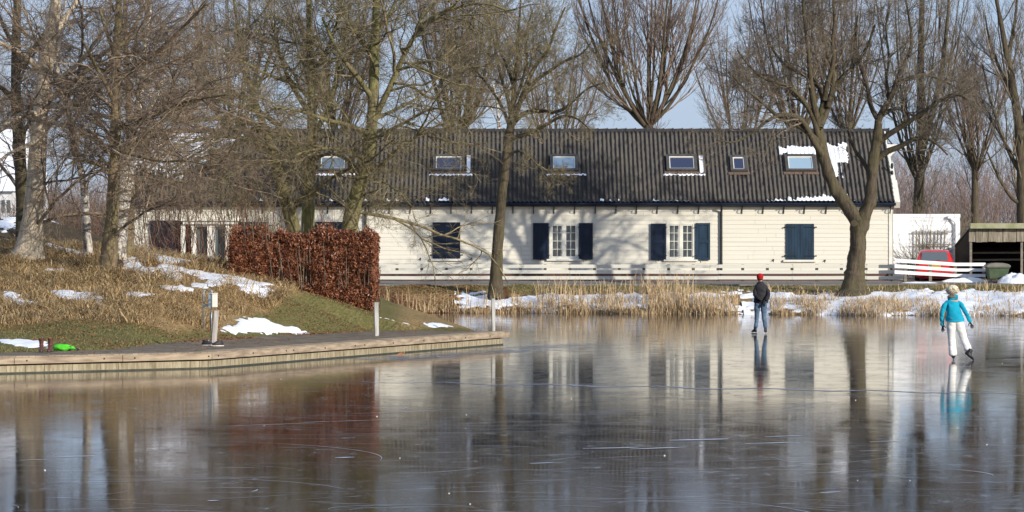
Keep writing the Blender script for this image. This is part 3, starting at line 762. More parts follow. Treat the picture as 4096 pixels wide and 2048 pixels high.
mb=HB(); mb.box(hx(862),hx(904),HY-.1,HY+.04,hz(1055),hz(1045)); mb.build('sill',M['frame'],house)
# skylights
def skyl(px0,px1,py0,py1,gmat,label=None,snowbelow=True,snowside=False,snowtop=False):
    def tt(py):  # slope parameter from image row
        lo,hi=0,1
        for _ in range(40):
            m=(lo+hi)/2; p=roofpt(0,m,.1); r=YH-(p[2]-CH)*F/p[1]
            if r>py: lo=m
            else: hi=m
        return lo
    t0,t1=tt(py1),tt(py0); Ym=roofpt(0,(t0+t1)/2)[1]; x0,x1=(px0-CX)*Ym/F,(px1-CX)*Ym/F
    def slab(mb,xa,xb,ta,tb,l0,l1):
        q=[roofpt(xa,ta,l0),roofpt(xb,ta,l0),roofpt(xb,tb,l0),roofpt(xa,tb,l0),roofpt(xa,ta,l1),roofpt(xb,ta,l1),roofpt(xb,tb,l1),roofpt(xa,tb,l1)]; mb.hexa(q)
    mb=HB(); w=.13; wt=.13/l
    slab(mb,x0,x0+w,t0,t1,0,.17); slab(mb,x1-w,x1,t0,t1,0,.17); slab(mb,x0+w,x1-w,t0,t0+wt,0,.165); slab(mb,x0+w,x1-w,t1-wt,t1,0,.19)
    sk=mb.build('skylight',M['skyframe'],house)
    if label: sk['label']=label
    mb=HB(); w2=w+.035; wt2=wt+.035/l
    slab(mb,x0+w,x0+w2,t0+wt,t1-wt,.05,.15); slab(mb,x1-w2,x1-w,t0+wt,t1-wt,.05,.15); slab(mb,x0+w2,x1-w2,t0+wt,t0+wt2,.05,.149); slab(mb,x0+w2,x1-w2,t1-wt2*1.2,t1-wt,.05,.151)
    mb.build('sash',M['frame'],sk,org=HO)
    mb=HB(); mb.poly([roofpt(x0+w2,t0+wt2,.12),roofpt(x1-w2,t0+wt2,.12),roofpt(x1-w2,t1-wt2,.12),roofpt(x0+w2,t1-wt2,.12)]); mb.build('pane',gmat,sk,org=HO)
    mb=HB(); slab(mb,x0-.1,x1+.1,t0-.20/l,t0-.02/l,.07,.085); mb.build('flashing',M['lead'],sk,org=HO)
    return x0,x1,t0,t1
M['skyframe']=simple('skylight_frame',(.09,.085,.08),(.06,.055,.05),6,rough=.5)
M['dimglass']=glass_mat('dim_skylight_glass',(.10,.14,.18),.25)
M['lead']=simple('brown_flashing',(.20,.12,.08),(.12,.09,.07),8,rough=.7)
SK=[skyl(1732,1858,622,684,M['skydark'],'skylight with dark blue glass'),skyl(2200,2312,622,684,M['skyglass']),skyl(2665,2788,622,684,M['skydark']),skyl(2920,2988,625,686,M['skydark'],'small narrow skylight'),
    skyl(3140,3262,622,685,M['skyglass']),skyl(1272,1392,622,684,M['dimglass']),skyl(785,845,636,668,M['skyglass'])]
# roof snow: lies on the tile relief
def roof_snow(xa,xb,ta,tb,label,thick=.05,rag=.3,seed=0,cover=0,fun=None):
    xs=np.arange(xa,xb,per/7); T=np.arange(ta,tb,.04/l)
    X,TT=np.meshgrid(xs,T); Xr,Tr=X.ravel(),TT.ravel()
    k=((Xr-(XL-.15))/per); ph=k%1
    pr=np.where(ph<.62,np.sin(np.clip(ph/.62,0,1)*math.pi)*.055,0)
    colj=np.interp(np.floor(k),np.arange(400),np.random.RandomState(seed).randn(400))
    e=fun(Xr,Tr) if fun else np.minimum(np.minimum(Xr-xa,xb-Xr),np.minimum(Tr-ta,tb-Tr)*l)
    e=e+colj*rag*.5+(fbm(Xr*6,Tr*l*5,2,seed)-.5)*rag*.8-(.35-pr/.055*.35)*rag-cover
    h=np.maximum(pr,.028)+.045+np.clip(e*.6,-.1,thick)
    Pn=np.stack([Xr,eave[0]+dy*Tr-dz/l*h,eave[1]+dz*Tr+dy/l*h],1); nx=len(xs)
    i=np.arange((len(T)-1)*nx).reshape(-1,nx)[:,:-1].ravel(); Fq=np.stack([i,i+1,i+nx+1,i+nx],1); Fq=Fq[(e[Fq]>0).all(1)]
    if len(Fq)==0: return
    used=np.unique(Fq); mp=np.zeros(len(Pn),int); mp[used]=np.arange(len(used))
    return tag(np_mesh('roof_snow',Pn[used],mp[Fq],M['snow'],None,True),label,'snow',kind='stuff')
def RX(px): return (px-CX)*(HY+1.8)/F
def RT(py):
    lo,hi=0,1
    for _ in range(40):
        m=(lo+hi)/2; p=roofpt(0,m,.05); r=YH-(p[2]-CH)*F/p[1]
        if r>py: lo=m
        else: hi=m
    return lo
roof_snow(RX(3120),RX(3275),RT(622),RT(588),'snow lying directly above the rightmost skylight',.05,.10,1,-.02)
def f2(X,T):
    return np.where(T>RT(655),np.minimum(X-RX(3290),RX(3395)-X),np.minimum(X-RX(3305),RX(3365)-X))*1.0
roof_snow(RX(3285),RX(3402),RT(730),RT(560),'large jagged snow patch right of the rightmost skylight',.05,.22,2,.0,lambda X,T:np.minimum(f2(X,T),np.minimum((T-RT(718))*l,(RT(575)-T)*l)))
def f3(X,T): return np.interp(X,[RX(3030),RX(3080),RX(3200),RX(3300),RX(3345)],[.02,.16,.36,.52,.40])-(T-RT(812))*l
roof_snow(RX(3020),RX(3375),.0,RT(750),'snow wedge along the eave behind the forked tree',.05,.2,3,.02,f3)
roof_snow(RX(3360),RX(3460),.0,RT(790),'small snow lumps at the eave right of the forked tree',.04,.3,4,.12,lambda X,T:.14-T*l)
roof_snow(RX(1738),RX(1800),.0,RT(785),'snow scrap at the eave below the dark blue skylight',.05,.15,5,.0,lambda X,T:(X-RX(1738))*.35-(T-.005)*l)
roof_snow(RX(2640),RX(2790),.0,RT(795),'thin snow line at the eave below the middle skylight',.05,.16,6,.0,lambda X,T:.10-(T-.005)*l)
roof_snow(RX(900),RX(1730),.0,RT(795),'snow specks along the left eave',.04,.35,8,.20,lambda X,T:.15-T*l)
roof_snow(RX(2110),RX(2640),.0,RT(800),'snow specks along the middle eave',.04,.3,12,.24,lambda X,T:.15-T*l)
for n_,(x0,x1,t0,t1) in enumerate(SK[:4]+SK[5:6]):
    if n_==3: continue
    roof_snow(x0-.15,x1+.35,t0-.32/l,t0-.19/l,['wavy snow line under the dark blue skylight beside the slim tree','wavy snow line under the pale skylight right of the slim tree','wavy snow line under the middle dark skylight','','wavy snow line under the skylight between the mossy trunks'][n_],.03,.03,20+n_,-.02)
for n_,(x0,x1,t0,t1) in enumerate((SK[0],SK[2])):
    roof_snow(x1+.10,x1+.26,t0-.1/l,t1+.05/l,['upright snow strip right of the dark blue skylight','upright snow strip right of the middle skylight'][n_],.04,.05,30+n_,-.05)
def f5(X,T):
    lx=(X-RX(540)); return np.minimum(lx,(RX(960)-X)*.9)*.6+.3-np.abs(T-np.interp(X,[RX(540),RX(760),RX(960)],[RT(650),RT(600),RT(548)]))*l*np.interp(X,[RX(540),RX(700),RX(960)],[.35,.6,2.5])
roof_snow(RX(532),RX(1000),RT(745),RT(538),'broad patchy snow on the left end of the long roof',.06,.5,9,.0,f5)

# ------------------------------------------------------------------ white annex
AY=153.0
def thing_at(name,px,py,Y,label,cat,group=None):
    p=P(px,py,Y); o=empty(name,p,0,label,cat,group); parent_org[o.name]=p; return o
ax=thing_at('white_annex',3700,1118,AY,'bright white weatherboard annex with a flat top right of the long house','annex')
x0,x1=hx(3571,AY),hx(3838,AY); zt=hz(856,AY)
mb=HB(); boards(mb,x0-.6,x1,1.25,zt-.28,AY,.19,seed=5); mb.build('weatherboard_wall',M['white'],ax)
mb=HB(); mb.box(x0-.6,x1+.03,AY-.06,AY+6,zt-.16,zt); mb.box(x0-.6,x1+.01,AY-.035,AY,zt-.29,zt-.165); mb.build('roof_trim',M['white'],ax)
mb=HB(); mb.box(x1-.12,x1-.001,AY+.001,AY+6,1.2,zt-.17); mb.build('side_wall',M['white'],ax)
mb=HB(); mb.box(x1-.2,x1+.02,AY-.05,AY-.004,1.2,zt-.3); mb.build('corner_board',M['white'],ax)
xp=hx(3822,AY); mb=HB(); mb.tube([(xp-.25,AY-.1,hz(872,AY)),(xp-.05,AY-.14,hz(888,AY)),(xp,AY-.14,hz(896,AY)),(xp,AY-.14,1.3)],.04,8); mb.box(xp-.36,xp-.2,AY-.2,AY-.06,hz(874,AY),hz(864,AY)); mb.build('downpipe',M['white'],ax)
tr=thing_at('trellis',3725,1010,AY,'wooden trellis fixed to the annex wall above the red car','trellis')
M['greywood']=simple('grey_wood',(.26,.23,.18),(.16,.14,.11),5,(1,1,4),rough=.9,kind='World',bmp=.3)
for px in (3665,3691,3719,3747,3775): mb=HB(); mb.bar(P(px,1030,AY-.15),P(px+(4 if px>3700 else 0),920,AY-.15),.05,.03,(0,1,0)); mb.build('upright',M['greywood'],tr)
for py in (928,979): mb=HB(); mb.bar(P(3652,py,AY-.19),P(3808,py,AY-.19),.03,.05); mb.build('crossbar',M['greywood'],tr)
# ------------------------------------------------------------------ timber open shed
SY=147.5
sh=thing_at('open_shed',3980,1120,SY,'open timber shed with dark interior at the right edge','shed')
def sx(px,Y=SY): return hx(px,Y)
M['shedwood']=simple('silvered_planks',(.34,.30,.23),(.17,.145,.105),3,(5,1,.6),rough=.9,kind='World',bmp=.4)
M['mosswood']=simple('mossy_roof_edge',(.40,.38,.26),(.26,.27,.14),2.5,(1,1,1),rough=.9,kind='World')
mb=HB(); mb.box(sx(3878),sx(4400),SY-.35,SY-.22,hz(914,SY),hz(893,SY)); mb.build('roof_edge',M['mosswood'],sh)
mb=HB(); mb.hexa([(sx(3880),SY-.22,hz(906,SY)),(sx(4400),SY-.22,hz(906,SY)),(sx(4400),SY+5.3,2.6),(sx(3880),SY+5.3,2.6),(sx(3880),SY-.22,hz(898,SY)),(sx(4400),SY-.22,hz(898,SY)),(sx(4400),SY+5.3,2.66),(sx(3880),SY+5.3,2.66)]); mb.build('roof',M['iron'],sh)
px=3876; k=0; mb=HB()
rr=random.Random(9)
while px<4390:
    w=rr.uniform(24,32); o=rr.uniform(-2,1.5); mb.box(sx(px),sx(px+w-1.5),SY-.02-(k%2)*.025,SY+.02-(k%2)*.025,hz(968+o,SY),hz(912,SY)); px+=w; k+=1
mb.build('plank_fascia',M['shedwood'],sh)
for a in (3884,4088,4290): mb=HB(); mb.box(sx(a)-.05,sx(a)+.05,SY+.04,SY+.16,1.12,hz(968,SY)); mb.build('post',M['greywood'],sh)
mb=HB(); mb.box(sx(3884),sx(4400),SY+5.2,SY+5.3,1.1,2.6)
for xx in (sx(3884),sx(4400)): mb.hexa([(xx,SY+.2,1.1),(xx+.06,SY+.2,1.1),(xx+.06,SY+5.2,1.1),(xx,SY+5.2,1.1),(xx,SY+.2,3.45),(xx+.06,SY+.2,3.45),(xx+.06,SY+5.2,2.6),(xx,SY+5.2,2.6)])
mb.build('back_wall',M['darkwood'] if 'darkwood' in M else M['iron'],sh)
mb=HB()
for py in (1012,1040): mb.bar((sx(3884),SY+2.0,hz(py)),(sx(4395),SY+2.2,hz(py-3)),.06,.08)
mb.build('rail',M['greywood'],sh)
# green container
gc=thing_at('waste_container',3990,1120,145.6,'green wheeled container with a grey lid in front of the open shed','container')
M['greenplast']=simple('green_plastic',(.10,.14,.075),(.07,.095,.055),4,rough=.6,kind='World'); M['greylid']=simple('grey_lid',(.22,.20,.17),(.16,.15,.13),4,rough=.6)
Yc=145.6; cx_=lambda p:hx(p,Yc); mb=HB()
mb.hexa([(cx_(3955),Yc-.35,1.28),(cx_(4022),Yc-.35,1.28),(cx_(4022),Yc+.45,1.28),(cx_(3955),Yc+.45,1.28),(cx_(3946),Yc-.5,hz(1068,Yc)),(cx_(4032),Yc-.5,hz(1068,Yc)),(cx_(4032),Yc+.5,hz(1068,Yc)),(cx_(3946),Yc+.5,hz(1068,Yc))])
mb.box(cx_(3944),cx_(4034),Yc-.53,Yc-.48,hz(1073,Yc),hz(1066,Yc)); mb.build('body',M['greenplast'],gc,bevel=.02)
mb=HB(); n=10; za,zb=hz(1067,Yc),hz(1051,Yc)
for k in range(n):
    a0=math.pi*k/n; a1=math.pi*(k+1)/n; X0=cx_(3988)-math.cos(a0)*(cx_(4036)-cx_(3940))/2; X1=cx_(3988)-math.cos(a1)*(cx_(4036)-cx_(3940))/2
    Z0=za+(zb-za)*math.sin(a0)**.8; Z1=za+(zb-za)*max(math.sin(a1),0)**.8
    mb.poly([(X0,Yc-.56,Z0),(X1,Yc-.56,Z1),(X1,Yc+.5,Z1),(X0,Yc+.5,Z0)]); mb.poly([(X0,Yc-.56,za),(X1,Yc-.56,za),(X1,Yc-.56,Z1),(X0,Yc-.56,Z0)])
mb.build('lid',M['greylid'],gc)
for a in (3962,4016):
    mb=HB(); mb.tube([(cx_(a)-.03,Yc-.3,1.21),(cx_(a)+.03,Yc-.3,1.21)],.09,12); mb.build('wheel',M['iron'],gc)

# ------------------------------------------------------------------ red car, seen from behind
CY=147.7
car=thing_at('parked_car',3738,1137,CY,'small red hatchback parked tail-on behind the angled white fence','car')
c0=parent_org[car.name]; car.rotation_euler[2]=R(-7); 
def carpaint():
    m,nt,b=new_mat('red_paint'); b.inputs['Base Color'].default_value=(.62,.022,.025,1); b.inputs['Roughness'].default_value=.3; b.inputs['Coat Weight'].default_value=.7; b.inputs['Coat Roughness'].default_value=.08
    n=noise(nt,coords(nt,(1,1,1)),3,4); nt.links.new(ramp(nt,n,[(.3,(.66,.03,.03)),(.7,(.50,.018,.02))]),b.inputs['Base Color']); return m
M['red']=carpaint()
# body lofted along its length (local: x across, y forward, z up); sections: (y, halfwidth low, halfwidth shoulder, z bottom, z shoulder, halfwidth roof, z top)
sec=[(-.06,.70,.72,.32,.62,.70,.66),(.0,.76,.78,.25,.86,.74,.90),(.10,.78,.80,.22,.92,.70,.98),(.34,.79,.80,.20,.95,.62,1.40),(.7,.79,.80,.20,.95,.60,1.47),(1.5,.79,.80,.20,.94,.60,1.48),(2.2,.79,.80,.20,.93,.60,1.42),(2.85,.79,.80,.20,.92,.66,.99),(3.5,.76,.78,.22,.82,.60,.86),(3.72,.66,.70,.30,.62,.5,.66)]
V=[];Fc=[];K=12
for (y,a,b_,zb_,zs,wr,zt_) in sec:
    ring=[(a*.9,zb_),(a,zb_+.08),(b_,(zb_+zs)/2),(b_*.99,zs),((b_+wr)/2,(zs+zt_)/2),(wr,zt_-.04),(wr*.86,zt_)]
    ring=ring+[(-x,z) for x,z in ring[::-1]]
    for x,z in ring: V.append((x,y,z))
K=14
for i in range(len(sec)-1):
    for j in range(K): Fc.append((i*K+j,(i+1)*K+j,(i+1)*K+(j+1)%K,i*K+(j+1)%K))
Fc.append(tuple(range(K))[::1]); Fc.append(tuple((len(sec)-1)*K+j for j in range(K))[::-1])
mb=MB(); mb.v=V; mb.f=Fc; bd=mb.build('body',M['red'],car,smooth=True)
sm=bd.modifiers.new('s','SUBSURF'); sm.levels=1; sm.render_levels=2
mb=MB(); mb.poly([(-.56,.115,.985),(.56,.115,.985),(.50,.30,1.36),(-.50,.30,1.36)]); mb.v=[(x,y-.035,z) for x,y,z in mb.v]; mb.build('rear_window',M['glass'],car)
for s in (-1,1):
    mb=MB(); mb.poly([(s*.735,.55,.99),(s*.735,1.35,.99),(s*.655,1.35,1.35),(s*.655,.62,1.35)]); mb.poly([(s*.735,1.42,.99),(s*.735,2.5,.99),(s*.655,2.15,1.34),(s*.655,1.42,1.35)]); mb.build('side_window',M['glass'],car)
    mb=MB(); mb.box(min(s*.62,s*.775),max(s*.62,s*.775),-.05,.12,.66,.90); mb.build('tail_light',M['lamp'] if 'lamp' in M else M['red'],car,bevel=.03)
    for y in (.55,3.0):
        mb=MB(); mb.tube([(s*.62,y,.29),(s*.81,y,.29)],.29,20); w=mb.build('wheel',M['iron'],car); rb=MB(); rb.tube([(s*.81,y,.29),(s*.82,y,.29)],.17,14); rb.build('rim',M['steel'],w)
M['plate']=simple('yellow_plate',(.65,.45,.06),(.6,.4,.05),3,rough=.5)
mb=MB(); mb.box(-.26,.26,-.105,-.09,.70,.80); mb.build('number_plate',M['plate'],car)
mb=MB(); mb.box(-.74,.74,-.14,-.02,.34,.50); mb.build('bumper',M['red'],car,bevel=.04)
mb=MB(); mb.bar((-.03,.10,.97),(.22,.07,1.02),.012,.012); mb.build('wiper',M['iron'],car)
car.scale=(1.02,1,1)

# ------------------------------------------------------------------ fences
FY=146.4
M['darkpost']=simple('tarred_post',(.11,.095,.075),(.06,.05,.04),5,(1,1,4),rough=.9,kind='World')
def fence_thing(label,cat,pfirst): return thing_at('white_rail_fence',pfirst[0],pfirst[1],pfirst[2],label,cat)
fe=fence_thing('long low white three-rail fence in front of the house','fence',(2500,1137,FY))
px=1489; rr=random.Random(2)
posts=[]
while px<3600: posts.append(px); px+=98.8
for k,px in enumerate(posts):
    x=hx(px,FY); mb=HB(); mb.box(x-.06,x+.06,FY+.0,FY+.11,1.02,hz(1057,FY)); mb.build('post',M['darkpost'],fe)
segs=[1420]+posts[2::3]+[3612]
mats=[M['fence'],M['fence'],M['fence'],M['fence']]
for (ya,yb) in ((1058,1072),(1081,1095),(1104,1117.5)):
    for a,b in zip(segs[:-1],segs[1:]):
        j=rr.uniform(-.8,.8); mb=HB(); x0_,x1_=hx(a,FY),hx(b,FY)
        j2=rr.uniform(-.8,.8)
        mb.hexa([(x0_+.004,FY-.045,hz(yb+j,FY)),(x1_-.004,FY-.045,hz(yb+j2,FY)),(x1_-.004,FY-.004,hz(yb+j2,FY)),(x0_+.004,FY-.004,hz(yb+j,FY)),(x0_+.004,FY-.045,hz(ya+j,FY)),(x1_-.004,FY-.045,hz(ya+j2,FY)),(x1_-.004,FY-.004,hz(ya+j2,FY)),(x0_+.004,FY-.004,hz(ya+j,FY))])
        mb.build('rail',M['fence'],fe)
f2_=thing_at('white_rail_fence',3750,1135,145,'bright white three-rail fence angled in front of the red car','fence')
def fpt(px,t,z): # t 0..1 from left to right
    Y=145.8+.9*t; return ((px-CX)*Y/F,Y,z)
ends=[(3578,0),(3665,.25),(3760,.52),(3825,.70),(3942,1)]
zr=[2.06,2.0,1.95,1.90,1.86]
def Zf(px,py,Y): return CH-(py-YH)*Y/F
for (L,Rr,h) in (((1036,1058),(1052,1074),0),):
    pass
rails=[((1034,1049),(1051,1064)),((1057,1071),(1074,1086)),((1081,1095),(1096,1108))]
for (l_,r_) in rails:
    for (a,ta),(b,tb) in zip([ends[0],ends[3]],[ends[3],ends[4]]):
        pa=[l_[i]+(r_[i]-l_[i])*min(1,(a-3578)/(3825-3578)) for i in (0,1)]; pb=[l_[i]+(r_[i]-l_[i])*min(1,(b-3578)/(3825-3578)) for i in (0,1)]
        Ya,Yb=145.8+.9*ta,145.8+.9*tb; xa,xb=(a-CX)*Ya/F,(b-CX)*Yb/F
        mb=HB(); mb.hexa([(xa,Ya-.05,Zf(a,pa[1],Ya)),(xb-.004,Yb-.05,Zf(b,pb[1],Yb)),(xb-.004,Yb-.008,Zf(b,pb[1],Yb)),(xa,Ya-.008,Zf(a,pa[1],Ya)),(xa,Ya-.05,Zf(a,pa[0],Ya)),(xb-.004,Yb-.05,Zf(b,pb[0],Yb)),(xb-.004,Yb-.008,Zf(b,pb[0],Yb)),(xa,Ya-.008,Zf(a,pa[0],Ya))])
        mb.build('rail',M['fence_white'],f2_)
for px,t,py in ((3622,.13,1040),(3722,.41,1045),(3822,.69,1049),(3936,.99,1052)):
    Y=145.8+.9*t; x=(px-CX)*Y/F; mb=HB(); mb.box(x-.06,x+.06,Y+.0,Y+.11,1.02,Zf(px,py+2,Y)); mb.build('post',M['greywood'],f2_)
# ------------------------------------------------------------------ copper hedge
hA=np.array([(1488-CX)*98/F,98.0]); hB=np.array([(922-CX)*98.9/F,98.9])
hd=empty('beech_hedge',(hA[0],hA[1],gz(*hA)),0,'clipped beech hedge with copper brown winter leaves','hedge')
ho=(hA[0],hA[1],gz(*hA))
hu=(hB-hA)/np.hypot(*(hB-hA)); hn=np.array([-hu[1],hu[0]]); hl=float(np.hypot(*(hB-hA)))
if hn[1]>0: hn=-hn       # toward the camera
def leaves(n,rng,sampler,size,dens_hole=None):
    c=sampler(n)
    a=rng.randn(n,3); a/=np.linalg.norm(a,axis=1)[:,None]; b=rng.randn(n,3); b-=a*(a*b).sum(1)[:,None]; b/=np.linalg.norm(b,axis=1)[:,None]
    s=size*(.6+.8*rng.rand(n))[:,None]; nn=np.cross(a,b)*s*.25
    V=np.stack([c-a*s,c-b*s*.45+nn,c+a*s,c+b*s*.45+nn],1).reshape(-1,3)
    return V,np.arange(n*4).reshape(n,4)
rng=np.random.RandomState(8)
def hedge_top(s): return 2.95+.09*(fbm(s*1.1,s*0,3,4)-.5)*2+.03*np.sin(s*5)
def hs(n):
    s=rng.rand(n)*(hl+.1)-.05
    face=rng.choice(4,n,p=[.60,.17,.12,.11])
    X=np.zeros((n,3)); zb=ground(hA[0]+hu[0]*s,hA[1]+hu[1]*s); zt=hedge_top(s)
    w=np.where(face==0,.0,np.where(face==1,rng.rand(n)*.7,np.where(face==3,.7,rng.rand(n)*.7)))
    s=np.where(face==2,rng.rand(n)**2*.1,s)
    zz=np.where(face==1,zt,zb+.02+(zt-zb)*rng.rand(n)**.9)
    bulge=(fbm(s*1.6,zz*1.6,3,2)-.5)*.42*np.where(face==0,1,.4)
    w=w-bulge+np.abs(rng.randn(n))*.05*np.where(face==0,1,-.3)
    zz=zz+np.where(face==1,rng.rand(n)**3*.28*(fbm(s*5,s*0,2,3)*1.6),0)
    gap=(fbm(s*2.2,zz*2.6,3,7)>.72)&(zz<zb+1.0)
    w=np.where(gap,w+.25,w)
    w=np.where(face==0,w+.30*np.clip(1-(zt-zz)/.28,0,1)**2,w); zz=np.where(face==1,zz-.16*(np.abs(w/.7-.5)*2)**2,zz)
    X[:,0]=hA[0]+hu[0]*s-hn[0]*w; X[:,1]=hA[1]+hu[1]*s-hn[1]*w; X[:,2]=zz
    return X-np.array(ho)
m,nt,b=new_mat('copper_leaves'); b.inputs['Roughness'].default_value=.45; b.inputs['Specular IOR Level'].default_value=.4
n=noise(nt,coords(nt,(1,1,1),'World'),9,3,.8); nt.links.new(ramp(nt,n,[(.3,(.055,.020,.010)),(.5,(.20,.070,.034)),(.64,(.40,.175,.09)),(.8,(.58,.34,.20))]),b.inputs['Base Color']); M['copper']=m
V,Fq=leaves(52000,rng,hs,.042); np_mesh('leaves',V,Fq,M['copper'],hd)
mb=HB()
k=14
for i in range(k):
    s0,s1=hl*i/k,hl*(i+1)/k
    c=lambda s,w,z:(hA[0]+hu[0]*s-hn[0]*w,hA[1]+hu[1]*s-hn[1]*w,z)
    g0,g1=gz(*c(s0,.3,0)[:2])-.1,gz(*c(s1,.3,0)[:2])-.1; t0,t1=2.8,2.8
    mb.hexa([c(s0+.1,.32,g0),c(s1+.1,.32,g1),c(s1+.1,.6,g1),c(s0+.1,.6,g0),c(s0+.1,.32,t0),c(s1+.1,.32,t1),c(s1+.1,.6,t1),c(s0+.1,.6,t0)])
mb.build('dark_core',simple('hedge_core',(.035,.02,.014),(.012,.008,.006),9,rough=1,kind='World'),hd,org=ho)  # solid box against see-through; the hedge's inner shade is in its dark colour
mb=HB()
for i in range(240):
    s=random.uniform(0,hl); w=random.uniform(0,.9); z=gz(*c(s,w,0)[:2]); mb.tube([c(s,w,z-.05),c(s+random.gauss(0,.12),w+random.gauss(0,.08),z+random.uniform(.7,2.0))],[.014,.006],4,False)
mb.build('stems',M['twig_grey'],hd,org=ho)
# ------------------------------------------------------------------ trees
def resample(pts,rad,n):
    pts=np.array(pts,float); rad=np.array(rad,float)
    s=np.concatenate([[0],np.cumsum(np.linalg.norm(np.diff(pts,axis=0),axis=1))]); 
    # smooth (Catmull-like) by dense cubic through numpy: two passes of corner cutting keep ends
    for _ in range(2):
        q=[pts[0]];r=[rad[0]]
        for i in range(len(pts)-1):
            q+= [pts[i]*.75+pts[i+1]*.25, pts[i]*.25+pts[i+1]*.75]; r+=[rad[i]*.75+rad[i+1]*.25, rad[i]*.25+rad[i+1]*.75]
        q.append(pts[-1]); r.append(rad[-1]); pts=np.array(q); rad=np.array(r)
    s=np.concatenate([[0],np.cumsum(np.linalg.norm(np.diff(pts,axis=0),axis=1))]); t=np.linspace(0,s[-1],n)
    return np.stack([np.interp(t,s,pts[:,k]) for k in range(3)],1), np.interp(t,s,rad)
def tubes(PL,RD,k):
    """PL (N,P,3), RD (N,P) -> V,F"""
    N_,Pn,_=PL.shape
    T=np.gradient(PL,axis=1); T/=np.linalg.norm(T,axis=2,keepdims=True)+1e-9
    m=PL[:,-1]-PL[:,0]; m/=np.linalg.norm(m,axis=1,keepdims=True)+1e-9
    ref=np.where(np.abs(m[:,2:3])<.9,np.array([[0,0,1.]]),np.array([[1.,0,0]]))[:,None,:]
    U=np.cross(T,ref); U/=np.linalg.norm(U,axis=2,keepdims=True)+1e-9; W=np.cross(T,U)
    a=np.arange(k)*2*np.pi/k
    V=PL[:,:,None,:]+(U[:,:,None,:]*np.cos(a)[None,None,:,None]+W[:,:,None,:]*np.sin(a)[None,None,:,None])*RD[:,:,None,None]
    b=(np.arange(N_)[:,None,None]*Pn+np.arange(Pn-1)[None,:,None])*k; j=np.arange(k)[None,None,:]; j2=(j+1)%k
    Fq=np.stack([b+j,b+j2,b+k+j2,b+k+j],-1).reshape(-1,4)
    return V.reshape(-1,3),Fq
def unit(v): return v/(np.linalg.norm(v,axis=-1,keepdims=True)+1e-9)
def grow(PL,RD,n,t0,t1,ang,angsd,lenf,Pn,wig,trop,rr_,rng,tip=.35,minr=.004,lenpow=1.0,tropz=None,flat=0):
    """n children on every parent curve"""
    N_,Pp,_=PL.shape
    if hasattr(n,'__len__'): idx=np.repeat(np.arange(N_),n)
    else: idx=np.repeat(np.arange(N_),n)
    m=len(idx); t=t0+(t1-t0)*rng.rand(m)
    f=t*(Pp-1); i0=np.minimum(f.astype(int),Pp-2); fr=(f-i0)[:,None]
    p=PL[idx,i0]*(1-fr)+PL[idx,i0+1]*fr; T=unit(PL[idx,i0+1]-PL[idx,i0]); r=RD[idx,i0]*(1-fr[:,0])+RD[idx,i0+1]*fr[:,0]
    plen=np.linalg.norm(np.diff(PL,axis=1),axis=2).sum(1)[idx]
    q=rng.randn(m,3)
    if flat: q[:,2]*=(1-flat)
    q=unit(q-T*(q*T).sum(1)[:,None])
    A=np.radians(ang+angsd*rng.randn(m))[:,None]; D=unit(T*np.cos(A)+q*np.sin(A))
    L=lenf*plen**lenpow*(1.15-.65*(t-t0)/(t1-t0+1e-6))*(.6+.8*rng.rand(m))
    out=np.zeros((m,Pn,3)); out[:,0]=p
    for s in range(1,Pn):
        out[:,s]=out[:,s-1]+D*(L/(Pn-1))[:,None]
        D=unit(D+wig*rng.randn(m,3)+np.array([0,0,trop]))
    r0=np.minimum(r*rr_,L*.0105+.002); r0=np.maximum(r0,minr)
    R_=r0[:,None]*np.linspace(1,tip,Pn)[None,:]; R_=np.maximum(R_,minr*.7)
    return out,R_
